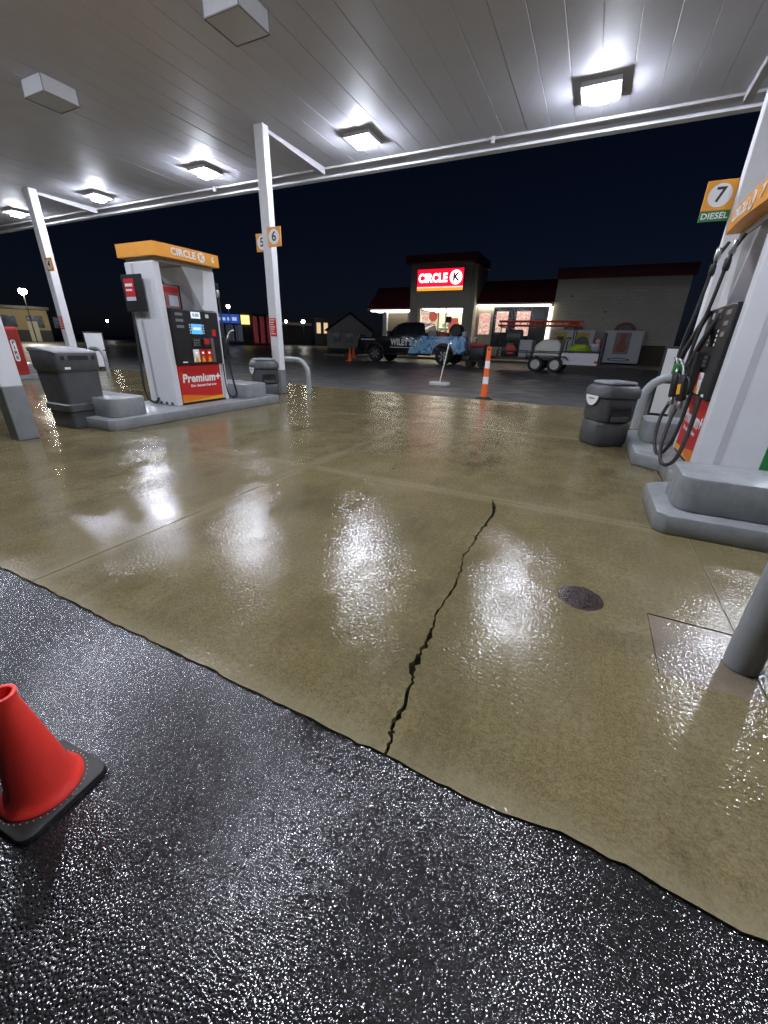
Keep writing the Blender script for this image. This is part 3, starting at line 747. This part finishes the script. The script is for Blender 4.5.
M_POSTERLIT = poster('poster_lit_print', (1.0, .80, .68), (.75, .16, .11), .8, 3.5)  # posters glow by themselves: the light on them is put into emission
M_POSTERR = emit('poster_glow_red', (.85, .16, .10), .5, (.5, .08, .06))
for x0, x1, z0, z1 in ((-6.55, -5.75, 1.9, 3.2), (-5.2, -4.3, 1.7, 3.2)):
    po = box('window_poster', x0, x1, -.012, -.004, z0, z1, M_POSTERLIT, gl)
pp = box('pier', -7.98, -6.78, -.02, .18, .953, 3.49, M_STUC, shop)
po = box('wall_poster', -7.75, -6.95, -.04, -.0205, 1.75, 3.1, M_POSTERLIT, shop)
# sign tower
TY = -1.0
box('tower_wall', -12.72, -8.30, TY, 2.2, 3.40, 6.10, M_STUC, shop)
for x0, x1 in ((-12.72, -12.05), (-8.72, -8.30)): box('tower_pier', x0, x1, TY, TY+.6, 0, 3.398, M_STUC, shop)
box('tower_cap', -13.05, -7.95, TY-.35, 2.5, 6.102, 6.62, M_MAROON, shop, .02)
box('tower_side', -8.30, -7.985, TY+.05, 2.0, 0, 6.0, M_STUC, shop)
sg = box('lit_sign', -12.20, -8.80, TY-.16, TY-.001, 4.42, 5.80, paint('sign_case', (.2, .02, .03), .4), shop)
M_SGR = emit('sign_face_red', (.80, .008, .035), 1.35); M_SGW = emit('sign_face_white', (1, .93, .93), 2.6)
M_SGO = emit('sign_face_orange', (1.0, .38, .03), 1.2)
M_SGWS = emit('sign_face_stripe', (1, .72, .6), 1.2)
box('sign_face', -12.17, -8.83, TY-.168, TY-.1605, 4.70, 5.77, M_SGR, sg)
box('sign_stripe', -12.17, -8.83, TY-.168, TY-.1605, 4.62, 4.698, M_SGWS, sg)
box('sign_stripe', -12.17, -8.83, TY-.168, TY-.1605, 4.45, 4.618, M_SGO, sg)
text('lettering', 'CIRCLE', .72, (-11.02, TY-.172, 5.20), RX['-y'], M_SGW, sg, .045, .002, .86)
lathe('letter_disc', [(0, 0), (.43, 0), (.43, .006)], M_SGW, sg, 40, (-9.36, TY-.176, 5.23), 'y', cap=False)
text('letter_k', 'K', .66, (-9.36, TY-.180, 5.23), RX['-y'], emit('sign_k_dark', (.12, .004, .03), .6), sg, .045, .002, 1.0)
# lit interior behind the tower glazing
box('back_wall', -12.7, -8.31, 3.4, 3.5, 0, 3.39, M_INTWALL, shop)
box('side_wall', -12.72, -12.6, -.39, 3.39, 0, 3.39, M_INTWALL, shop)
box('inner_floor', -12.05, -8.72, -.95, 3.39, 0.001, .02, M_INTWALL, shop)
box('inner_ceiling_lamp', -12.0, -8.8, -.3, 3.3, 3.34, 3.38, M_INT, shop)
cols = [(.6, .08, .05), (.75, .5, .08), (.08, .2, .5), (.7, .7, .65), (.1, .35, .12), (.7, .25, .06)]
for k in range(5):
    sh = box('shelf', -11.9, -8.9, 2.9, 3.38, .30+k*.48, .34+k*.48, M_LETTER, shop)
    xx = -11.85
    while xx < -9.1:
        ww = random.uniform(.12, .3); c = random.choice(cols)
        box('goods', xx, xx+ww-.02, 2.92, 3.2, .341+k*.48, .341+k*.48+random.uniform(.2, .36), paint('goods_%d' % cols.index(c), c, .5), sh)
        xx += ww
dg = box('entrance_glass', -12.04, -8.73, TY+.30, TY+.315, .02, 3.39, M_GLASS, shop)
for xx in (-12.02, -10.55, -10.0, -8.76): box('door_frame', xx-.04, xx+.04, TY+.24, TY+.297, .02, 3.39, M_STEEL, dg)
box('transom', -12.04, -8.73, TY+.24, TY+.297, 2.35, 2.42, M_STEEL, dg) if False else None
lathe('window_decal', [(0, 0), (.33, 0), (.33, .004)], M_POSTERR, dg, 24, (-10.95, TY+.235, 2.85), 'y', cap=False)
box('window_poster', -11.8, -11.3, TY+.236, TY+.239, 2.2, 3.2, M_POSTERLIT, dg)
box('window_poster', -9.75, -9.05, TY+.236, TY+.239, 2.1, 2.75, M_POSTERR, dg)
box('open_sign', -9.95, -9.55, TY+.230, TY+.234, 2.45, 2.85, M_BLACK, dg)
# left wing with lit porch
prism('mansard', [(-.35, 3.45), (1.6, 5.05), (6, 5.05), (6, 3.45)], -16.6, -12.73, M_MAROON, shop, 'x')
box('soffit', -16.6, -12.73, -.34, 1.2, 3.32, 3.448, M_TRIM, shop)
box('soffit_lamp', -16.3, -12.9, -.32, -.08, 3.22, 3.318, M_LED, shop)
box('soffit_lamp', -16.3, -12.9, .7, .95, 3.22, 3.318, M_LED, shop)
for xx in (-15.1, -13.0): box('porch_post', xx-.16, xx+.16, -.30, .0, 0, 3.218, M_WHITE, shop)
box('left_wall', -16.0, -12.73, 1.2, 6, 0, 3.319, M_DARKBAND, shop)
# pavement in front
pv = box('shop_pavement', -16.5, 5.5, 28.95, 29.98, -.0295, .10, M_STOP, None, .02); struct(pv)
pv = box('shop_pavement', -7.95, 5.5, 29.985, 30.965, -.0295, .10, M_STOP, None, .02); struct(pv)
for k, (px, py, L) in enumerate(((600, 363.0, 1.8), (654, 367.0, 1.8), (335.5, 355.5, 1.7), (361, 355, 1.5))):
    xx = on_y(px, py, 27.6).x
    yy = 27.6
    lab = ['concrete parking stop below the white freezers', 'concrete parking stop furthest to the right of the shop wall', 'pale parking stop left of the two small cones', 'pale parking stop right behind the small cones'][k]
    bm = bmesh.new(); bmprism(bm, [(-.10, 0), (.10, 0), (.06, .13), (-.06, .13)], -L/2, L/2, 'x', .012, 1)
    tag(finish('parking_stop', bm, M_STOP, None, (xx, yy if k < 2 else 27.4, -.0295)), lab, 'parking stop', 'parking stops before the shop')

# ---- ice freezers against the shop wall
def freezer(xc, w_, y, z0, z1, label, kind):
    t = thing('ice_freezer', label, 'ice freezer', (xc, y, .10), 0, 'ice freezers against the shop wall')
    a = w_/2
    box('cabinet', -a, a, -.40, .40, .10, z1, M_WHITE, t, .02)
    for s_ in (-1, 1): box('foot', s_*(a-.15)-.06, s_*(a-.15)+.06, -.3, .3, 0, .0995, M_BLACK, t)
    for s_ in (-1, 1):
        d = box('door', s_*a*.49-a*.46, s_*a*.49+a*.46, -.43, -.4005, .42, z1-.08, M_WHITE, t, .01)
        if kind == 'yellow':
            pn = box('poster', s_*a*.5-.38, s_*a*.5+.38, -.436, -.4305, z1-.85, z1-.15, M_YEL2 if False else paint('poster_yellow', (.80, .62, .10), .5, wear=.4, scale=4), d)
            box('poster_print', s_*a*.5-.2, s_*a*.5+.22, -.4395, -.4365, z1-.65, z1-.40, paint('poster_ink', (.10, .07, .02), .5), pn)
    if kind != 'yellow':
        pn = box('poster', -.42, .42, -.4365, -.4315, .62, z1-.12, paint('poster_brick', (.30, .20, .17), .5, wear=.5, scale=3, dirt=(.5, .42, .38)), t)
        prism('poster_print', [(-.22, .75), (.22, .75), (.28, 1.05), (.12, 1.35), (.16, z1-.22), (-.16, z1-.22), (-.12, 1.35), (-.28, 1.05)], -.4395, -.4368, paint('poster_rose', (.42, .13, .10), .5, wear=.5, scale=3), pn, 'y')
        bm = bmesh.new(); bmprism(bm, [(.62*math.cos(k*math.pi/12), .30+.10*math.sin(k*math.pi/12)) for k in range(24)], -.408, -.4005, 'y')
        lg = finish('blue_oval', bm, paint('logo_blue', (.03, .07, .25), .4), t)
        bm = bmesh.new(); bmprism(bm, [(.52*math.cos(k*math.pi/12), .30+.055*math.sin(k*math.pi/12)) for k in range(24)], -.411, -.4085, 'y')
        finish('oval_inner', bm, M_LENSOFF, lg)
    # arched header above
    n = 14; r = .58
    pts = [(r*math.cos(math.pi*k/n), z1+.001+r*.78*math.sin(math.pi*k/n)) for k in range(n+1)]
    h = prism('arched_header', pts, -.06, .0, paint('header_grey', (.22, .2, .19), .6, wear=.4, scale=4), t, 'y')
    pts = [((r-.03)*math.cos(math.pi*k/n), z1+.02+(r-.03)*.78*math.sin(math.pi*k/n)) for k in range(n+1)]+[((r-.2)*math.cos(math.pi*k/n), z1+.02+(r-.2)*.78*math.sin(math.pi*k/n)) for k in range(n, -1, -1)]
    prism('header_arc', pts, -.068, -.0605, paint('header_red', (.28, .07, .06), .5, wear=.5, scale=5), h, 'y')
    return t
freezer(1.45, 2.15, 30.4, 0, 1.95, 'white ice freezer with one reddish poster and blue oval by the wall', 'rose')
freezer(-1.45, 2.6, 30.4, 0, 1.95, 'white ice freezer with two yellow posters behind the trailer', 'yellow')
t = thing('price_stand', 'narrow white stand with red top between the two freezers', 'stand', (.11, 29.9, .10))
box('body', -.22, .22, -.15, .15, .001, .95, M_WHITE, t, .02)
box('head_panel', -.24, .24, -.18, .12, .951, 1.45, M_RED, t, .02)
for k in range(2): lathe('disc', [(0, 0), (.13, 0), (.13, .004)], M_LETTER, t, 20, (0, -.186, 1.08+.24*k), 'y', cap=False)

# ================================================================== TRUCK AND TRAILER
def wheel(parent, x, y, z, r, wdt, rim_mat, spokes, side=-1):
    w_ = lathe('wheel', [(r*.62, -wdt/2), (r*.93, -wdt/2), (r, -wdt*.38), (r, wdt*.38), (r*.93, wdt/2), (r*.62, wdt/2)], M_TYRE, parent, 30, (0, 0, 0), 'y', (x, y, z), cap=False)
    lathe('rim', [(0, side*wdt*.30), (r*.15, side*wdt*.34), (r*.2, side*wdt*.30), (r*.5, side*wdt*.25), (r*.60, side*wdt*.45), (r*.63, side*wdt*.48)], rim_mat, w_, 30, (0, 0, 0), 'y', cap=False)
    bm = bmesh.new()
    for k in range(spokes):
        a = 2*math.pi*k/spokes; c, s_ = math.cos(a), math.sin(a)
        q = [(.12*r, -.05*r), (.58*r, -.08*r), (.58*r, .08*r), (.12*r, .05*r)]
        y0, y1 = sorted((side*wdt*.36, side*wdt*.42))
        vs = [[bm.verts.new((u*c-v*s_, yy, u*s_+v*c)) for u, v in q] for yy in (y0, y1)]
        bm.faces.new(vs[0]); bm.faces.new(vs[1][::-1])
        for i in range(4): bm.faces.new((vs[0][i], vs[0][(i+1) % 4], vs[1][(i+1) % 4], vs[1][i]))
    finish('spokes', bm, M_STEEL if rim_mat is M_RIMD else M_RIMW, w_)
    return w_
def wrap():
    mt, n, l, p = nmat('truck_wrap'); v = objc(n, l)
    sx = n.new('ShaderNodeSeparateXYZ'); l.new(v, sx.inputs[0])
    nz = n.new('ShaderNodeTexNoise'); nz.inputs['Scale'].default_value = 1.5; nz.inputs['Detail'].default_value = 4; nz.inputs['Distortion'].default_value = 2.2
    l.new(v, nz.inputs['Vector'])
    blue = ramp(n, l, nz.outputs['Fac'], [(.30, (.004, .02, .12)), (.42, (.02, .18, .60)), (.50, (.10, .45, .82)), (.57, (.62, .85, .95)), (.66, (.015, .09, .38))])
    e = math_(n, l, 'ADD', sx.outputs[0], math_(n, l, 'MULTIPLY', noise(n, l, 1.3, 3, .5, v), 1.6))
    e = math_(n, l, 'SUBTRACT', e, math_(n, l, 'MULTIPLY', sx.outputs[2], .55))
    m_ = ramp(n, l, math_(n, l, 'MULTIPLY', math_(n, l, 'ADD', e, .1), .5), [(.30, 0), (.42, 1)])
    l.new(mixc(n, l, m_, (.008, .008, .01), blue), p.inputs['Base Color'])
    p.inputs['Roughness'].default_value = .3; p.inputs['Coat Weight'].default_value = .5; return mt
M_WRAP = wrap()
M_CARB = paint('truck_black', (.008, .008, .01), .25, wear=.1, coat=.5)
truck = thing('pickup_truck', 'black pickup truck with blue white wrap lettering, parked before the shop', 'pickup truck', (-9.35, 23.2, GZ), R(-3)); truck.scale = (1.05, 1.05, 1.05)
def truck_body():
    T = truck
    r = .42; ax = (-2.0+-.05, 2.0)
    L0, L1, Wd = -3.22, 3.15, .98
    def arch(cx, rr): return [(cx+rr*math.cos(a), max(.52, .45+rr*math.sin(a))) for a in [math.pi*(1-k/10) for k in range(11)]]
    out = [(L0+.06, .55)]+arch(ax[0], .54)+[( .0, .50)]+arch(ax[1], .54)+[(L1-.05, .58), (L1, .75), (L1, 1.38), (.95, 1.36), (.85, 1.40), (-1.15, 1.34), (-1.6, 1.33), (-2.9, 1.24), (L0+.05, 1.15), (L0, .80)]
    prism('body', out, -Wd, Wd, M_WRAP, T, 'y', .03, 2)
    # bonnet bulge, cab
    bm = bmesh.new()
    def loft(levels):
        rr = []
        for (x0, x1, hw, z) in levels:
            rr.append([bm.verts.new(q) for q in ((x0, -hw, z), (x1, -hw, z), (x1, hw, z), (x0, hw, z))])
        for A, B in zip(rr, rr[1:]):
            for k in range(4): bm.faces.new((A[k], A[(k+1) % 4], B[(k+1) % 4], B[k]))
        bm.faces.new(rr[0][::-1]); bm.faces.new(rr[-1])
    loft([(-1.45, .92, .90, 1.33), (-.75, .80, .80, 1.92), (-.45, .68, .72, 2.02)])
    bmesh.ops.bevel(bm, geom=list(bm.edges), offset=.05, segments=2, affect='EDGES')
    cab = finish('cab', bm, M_CARB, T, smooth=True)
    for s_ in (-1, 1):
        f = lambda x_, z_: (x_, s_*(.905-.10*(z_-1.33)/.59+.004), z_)
        for q in (((-1.02, 1.42), (-.12, 1.42), (-.12, 1.86), (-.62, 1.86)), ((-.04, 1.42), (.76, 1.42), (.70, 1.86), (-.04, 1.86))):
            quad('side_window', [f(a_, b_) for a_, b_ in q], M_DGLASS, cab)
        m_ = box('mirror', -1.22, -1.08, s_*1.12-.1, s_*1.12+.1, 1.38, 1.60, M_CARB, T, .03, seg=2)
        box('door_handle', -.42, -.24, s_*.985-.012, s_*.985+.012, 1.20, 1.23, M_CARB, T)
        box('headlight', L0-.012, L0+.10, s_*.74-.16, s_*.74+.16, .92, 1.10, M_LENSOFF, T, .01)
        box('tail_light', L1-.08, L1+.012, s_*.88-.07, s_*.88+.07, .95, 1.33, M_RED, T, .01)
        for a_ in ax:
            bm2 = bmesh.new(); o_ = [(a_+.60*math.cos(t_), .45+.60*math.sin(t_)) for t_ in [math.pi*k/10 for k in range(11)]]+[(a_+.53*math.cos(t_), .45+.53*math.sin(t_)) for t_ in [math.pi*k/10 for k in range(10, -1, -1)]]
            y0, y1 = sorted((s_*.985, s_*1.03)); bmprism(bm2, o_, y0, y1, 'y'); finish('fender_flare', bm2, M_BLACK, T)
            wheel(T, a_, s_*.86, r, r, .29, M_RIMD, 6, s_)
    quad('windshield', [(-1.40, -.80, 1.39), (-1.40, .80, 1.39), (-.80, .72, 1.90), (-.80, -.72, 1.90)], M_DGLASS, cab)
    box('front_bumper', L0-.10, L0+.10, -.96, .96, .48, .78, M_BLACK, T, .04, seg=2)
    box('rear_bumper', L1-.02, L1+.18, -.94, .94, .52, .74, M_BLACK, T, .03, seg=2)
    box('grille', L0-.02, L0+.05, -.56, .56, .82, 1.12, M_STEEL, T, .01)
    box('chrome_strip', -2.95, -2.05, -.995, -.983, 1.12, 1.17, M_LENSOFF, T)
    for k in range(2): box('running_board', -1.35, 1.3, (-1.06, .94)[k], (-.94, 1.06)[k], .42, .48, M_BLACK, T, .01)
    box('axle', -2.1, -2.0, -.8, .8, .38, .46, M_BLACK, T); box('axle', 1.95, 2.05, -.8, .8, .38, .46, M_BLACK, T)
    box('number_plate', L1+.182, L1+.19, -.18, .18, .57, .70, M_LETTER, T)
    tx = text('lettering', "WILEY'S", .42, (-.42, -.984, 1.03), RX['-y'], M_LETTER, T, .05, .002, .82)
    text('lettering', 'THE', .13, (-.30, -.984, 1.27), RX['-y'], M_LETTER, T, .04, .002, .9)
    box('lettering_bar', -1.1, .2, -.987, -.9835, .77, .80, M_LETTER, T)
    # white and pale blue splash shapes of the wrap
    for pts in (((.25, .70), (.55, .62), (.9, .72), (1.15, .95), (1.42, 1.18), (1.2, 1.22), (.95, 1.05), (.7, .9), (.45, .85)), ((.05, 1.30), (.18, 1.0), (.28, 1.02), (.2, 1.32))):
        prism('splash', list(pts), -.9875, -.984, paint('splash_pale', (.35, .62, .78), .35, wear=.5, scale=5, dirt=(.1, .3, .6)), T, 'y')
    # kit lying in the bed
    bx_ = box('bed_toolbox', 1.0, 1.45, -.7, .7, 1.37, 1.62, paint('kit_grey', (.30, .30, .31), .5), T, .02)
    lathe('hose_reel', [(.10, -.25), (.30, -.25), (.30, -.2), (.12, -.19), (.12, .19), (.30, .2), (.30, .25), (.10, .25)], M_BLACK, T, 24, (0, 0, 0), 'y', (2.35, -.1, 1.67))
    tube('reel_arm', [(2.0, -.4, 1.39), (2.1, -.4, 1.75), (2.35, -.4, 1.92), (2.62, -.4, 1.80), (2.7, -.4, 1.40)], .03, M_BLACK, T, 8, smooth_path=4)
    box('bed_crate', 1.6, 1.95, -.6, .1, 1.37, 1.55, M_RED, T, .02)
    box('bed_jug', 2.8, 3.0, -.6, -.3, 1.37, 1.60, M_LENSOFF, T, .03, seg=2)
truck_body()

tr = thing('wash_trailer', 'tandem-axle trailer carrying tanks, engine and hoses behind the truck', 'trailer', (-1.85, 21.5, GZ), R(-3))
def trailer_parts():
    T = tr; r = .33
    box('deck', -2.35, 2.15, -.82, .82, .50, .60, M_BLACK, T, .01)
    for a_ in (-.42, .42):
        for s_ in (-1, 1): wheel(T, a_, s_*.94, r, r, .20, M_RIMW, 5, s_)
        box('axle', a_-.04, a_+.04, -.84, .84, .30, .38, M_BLACK, T)
    for s_ in (-1, 1):
        bm = bmesh.new(); y0, y1 = sorted((s_*.83, s_*1.06))
        bmprism(bm, [(-.95, .52), (-.80, .66), (.80, .66), (.95, .52), (.98, .54), (.82, .70), (-.82, .70), (-.98, .54)], y0, y1, 'y'); finish('fender', bm, M_BLACK, T)
        box('rail', -2.3, 2.1, s_*.80-.02, s_*.80+.02, .86, .90, M_BLACK, T)
        for xx in (-2.28, -.9, .9, 2.08): box('rail_post', xx-.02, xx+.02, s_*.80-.018, s_*.80+.018, .601, .859, M_BLACK, T)
    tube('tongue', [(-2.3, -.6, .53), (-3.5, 0, .50), (-2.3, .6, .53)], .05, M_BLACK, T, 8)
    tube('jack', [(-3.25, 0, .12), (-3.25, 0, .85)], .04, M_STEEL, T, 8)
    box('side_board', .62, 2.12, -.835, -.822, .36, .84, M_WHITE, T)
    box('tail_lamp', 2.0, 2.12, -.842, -.836, .45, .55, M_RED, T)
    wt = paint('tank_white', (.80, .81, .72), .45, wear=.3)
    bm = bmesh.new(); bmprism(bm, [(-.70, .601), (.50, .601), (.50, 1.20), (.35, 1.38), (-.25, 1.40), (-.60, 1.15)], -.55, .6, 'y', .08, 3)
    tk = finish('water_tank', bm, wt, T, smooth=True)
    lathe('tank_lid', [(.0, 1.44), (.17, 1.44), (.17, 1.385), (.2, 1.385)][::-1], M_RED, tk, 20, (.05, 0, 0))
    box('machine_box', -1.35, -.78, -.5, .5, .601, 1.35, paint('machine_grey', (.42, .44, .45), .45, wear=.3), T, .03, seg=2)
    en = box('engine', -2.2, -1.45, -.45, .45, .601, 1.02, M_BLACK, T, .04, seg=2)
    lathe('flywheel', [(0, -.05), (.22, -.05), (.24, 0), (.22, .05)], M_RED, en, 24, (0, 0, 0), 'y', (-1.72, -.52, .92), cap=False)
    lathe('air_filter', [(.1, 0), (.18, .02), (.18, .14), (.1, .18)], M_GREY, en, 20, (-1.9, 0, 1.021))
    lathe('boiler', [(.25, -.35), (.28, -.32), (.28, .32), (.25, .35)], paint('boiler_green', (.10, .12, .10), .4, wear=.5), T, 24, (0, 0, 0), 'x', (-1.75, .1, 1.52))
    for xx in (-2.0, -1.5): tube('boiler_leg', [(xx, .1, 1.0), (xx, .1, 1.27)], .04, M_BLACK, T, 8)
    # yellow-green hose coil, reel and boxes on the rear deck
    hv = paint('hose_lime', (.42, .60, .05), .45, wear=.3)
    coil = []
    for k in range(120):
        a_ = k*.36; q = .36+.05*math.sin(k*.7); coil.append((1.30+q*1.3*math.cos(a_), -.3+q*math.sin(a_), .93+.0021*k))
    tube('hose_coil', coil, .026, hv, T, 6)
    box('chemical_crate', 1.62, 2.02, .20, .70, .926, 1.26, M_LENSOFF, T, .02)
    box('crate_rack', .70, 2.1, -.78, .78, .905, .925, M_BLACK, T)
    lathe('hose_reel', [(.08, -.2), (.30, -.2), (.30, -.15), (.10, -.14), (.10, .14), (.30, .15), (.30, .2), (.08, .2)], M_BLACK, T, 24, (0, 0, 0), 'y', (1.25, .45, 1.24))
    box('reel_stand', .98, 1.05, .35, .55, .926, 1.25, M_BLACK, T)
    tube('cage', [(.62, -.6, .60), (.62, -.6, 1.35), (.75, -.6, 1.48), (.75, .6, 1.48), (.62, .6, 1.35), (.62, .6, .60)], .025, M_BLACK, T, 8)
    box('ramp_gate', 2.16, 2.24, -.80, .80, .35, 1.70, M_BLACK, T, .01)
    # overhead rack
    for xx in (-2.3, .95): 
        for s_ in (-.5, .5): tube('rack_post', [(xx, s_, .60), (xx, s_, 1.86)], .025, M_BLACK, T, 8)
        box('rack_bar', xx-.03, xx+.03, -.62, .62, 1.861, 1.90, M_BLACK, T)
trailer_parts()
lad = thing('red_ladder', 'long red ladder lying flat on top of the trailer rack', 'ladder', (-2.4, 21.45, 2.00), R(-3)); lad.rotation_euler = (R(68), 0, R(-3))
ml = paint('ladder_red', (.62, .07, .03), .45, wear=.3)
for s_ in (-.10, .10): box('rail', -2.0, 1.75, s_-.03, s_+.03, .0005, .10, ml, lad)
for k in range(12): box('rung', -1.9+k*.31, -1.86+k*.31, -.069, .069, .03, .07, ml, lad)
t = thing('generator', 'red and black machine on a cart between the truck and the trailer', 'machine', (-5.35, 21.9, GZ), R(-3))
box('frame', -.45, .45, -.35, .35, .25, .34, M_BLACK, t, .01)
box('motor', -.38, .38, -.3, .3, .341, .98, M_BLACK, t, .04, seg=2)
box('cover', -.42, .42, -.34, .34, .981, 1.14, M_RED, t, .03, seg=2)
for xx in (-.32, .32): lathe('wheel', [(.05, -.05), (.16, -.05), (.17, 0), (.16, .05), (.05, .05)], M_TYRE, t, 20, (0, 0, 0), 'y', (xx, -.40, .171))
for xx in (-.32, .32): lathe('wheel', [(.05, -.05), (.16, -.05), (.17, 0), (.16, .05), (.05, .05)], M_TYRE, t, 20, (0, 0, 0), 'y', (xx, .40, .171))

# ================================================================== FAR SURROUNDINGS
def away(px, D, z=GZ):
    d = ray(px, 335); d.z = 0; d.normalize(); return Vector((d.x*D, d.y*D, z)), math.atan2(d.y, d.x)-math.pi/2
def street_lamp(px, py, D, r, strength, label, col=(1, .92, .8), arm=True):
    d = ray(px, py); dn = Vector((d.x, d.y, 0)).normalized(); p = Vector((dn.x*D, dn.y*D, GZ)); a = math.atan2(dn.y, dn.x)-math.pi/2; hor = math.hypot(d.x, d.y); z = H+d.z/hor*D
    t = thing('street_lamp', label, 'street lamp', p, a, 'distant lamps')
    tube('pole', [(0, .35, 0), (0, .35, z-GZ+.1)], .05, M_BLACK, t, 8)
    box('head', -.3, .3, -.35, .45, z-GZ+.105, z-GZ+.22, M_BLACK, t, .03)
    lathe('bulb', [(.0, z-GZ-r*1.3), (r*.8, z-GZ-r*.9), (r, z-GZ-r*.2), (r*.7, z-GZ+.10)], emit('bulb_%d_%d' % (px, py), col, strength), t, 16, cap=False)
    return t
street_lamp(22, 290, 62, .36, 380, 'glaring lamp above the tan building at the left edge', (1, .93, .75))
street_lamp(107, 320.5, 95, .22, 40, 'small distant white lamp right of the far left column', (1, .95, .9))
street_lamp(303, 321, 78, .30, 60, 'white lamp just right of the middle column', (1, .97, .9))
street_lamp(228, 306, 60, .22, 22, 'dim flood lamp above the blue shop front', (.9, .95, 1.0))
street_lamp(286, 321, 80, .25, 45, 'white lamp half hidden by the middle column', (1, .97, .9))
def row_building(px0, px1, ytop, D, depth, name, label, wall, roof=None, turn=0):
    p, a = away((px0+px1)/2, D); d = ray((px0+px1)/2, ytop); z = H+d.z/math.hypot(d.x, d.y)*D-GZ
    p0, _ = away(px0, D); p1, _ = away(px1, D); wd = (p1-p0).length
    t = thing(name, label, 'building', p, a+turn)
    box('wall', -wd/2, wd/2, 0, depth, 0, z, wall, t)
    return t, wd, z
t, wd, z = row_building(-12, 54, 309, 70, 10, 'tan_building', 'low tan building lit by the glaring lamp at the left edge', paint('tan_wall', (.36, .29, .16), .8, wear=.4, scale=.8))
box('roof_edge', -wd/2-.3, wd/2+.3, -.3, 10.3, z+.001, z+.35, M_BLACK, t)
box('dark_base', -wd/2, wd/2, -.06, -.002, 0, 1.3, M_SHOPDARK, t)
box('door', wd/2-2.2, wd/2-1.2, -.09, -.062, 0, 2.3, M_STUC, t)
for k in range(3): box('window', -wd/2+1.5+k*2.6, -wd/2+3.1+k*2.6, -.05, -.002, 1.6, 2.9, M_DGLASS, t)
t, wd, z = row_building(212, 276, 313, 72, 8, 'shop_row', 'dark shop row with lit blue sign behind the left pump', M_SHOPDARK)
fx = lambda px: (px-244)/64*wd
bs = box('blue_sign', fx(213), fx(241), -.3, -.002, z-1.5, z-.25, emit('blue_sign', (.02, .10, .62), .55), t)
xx = fx(215)
while xx < fx(236):
    q = random.uniform(.35, .7); box('lettering', xx, xx+q, -.306, -.3005, z-1.15, z-random.uniform(.62, .75), emit('blue_sign_text', (.45, .62, 1), .8), bs); xx += q+.28
box('yellow_sign', fx(242.5), fx(251), -.3, -.002, z-1.6, z-.30, emit('yellow_sign', (1, .78, .28), 1.3), t)
for px in (254, 261, 268): box('red_panel', fx(px), fx(px+4.5), -.2, -.002, .3, z-.4, emit('red_panel_dim', (.30, .008, .012), .22), t)
for px in (218, 227, 236): 
    wn = box('window', fx(px), fx(px+7), -.06, -.002, .5, z-1.7, emit('shop_window_dim', (.10, .14, .22), .16), t)
    box('frame', fx(px)+.2, fx(px)+.3, -.09, -.061, .5, z-1.7, M_BLACK, wn)
t, wd, z = row_building(327, 372, 331, 64, 7, 'white_house', 'small white gabled house far behind the truck', paint('house_white', (.72, .72, .70), .7, wear=.3, scale=2))
prism('roof', [(-wd/2-.4, z+.001), (wd/2+.4, z+.001), (wd*.02, z+2.5)], -.4, 7.4, M_SHOPDARK, t, 'y')
prism('gable', [(-wd/2+.2, z+.002), (wd/2-.2, z+.002), (wd*.02, z+2.2)], -.46, -.402, MATS['house_white'], t, 'y')
for k in range(3): box('window', -wd/2+.9+k*1.9, -wd/2+1.9+k*1.9, -.06, -.002, .9, 2.0, M_DGLASS, t)
t, wd, z = row_building(315, 331, 318, 82, 8, 'dark_building', 'dark building with two glowing windows left of the white house', M_SHOPDARK)
for px in (317, 324): box('window', (px-323)/16*wd, (px-319)/16*wd, -.1, -.002, z-2.6, z-.8, emit('amber_window', (1, .72, .42), .8), t)
t, wd, z = row_building(280, 312, 322, 90, 8, 'dark_building', 'low dark building behind the two white lamps', M_SHOPDARK)
box('fascia', -wd/2, wd/2, -.15, -.002, z-.6, z-.1, M_TRIM, t)
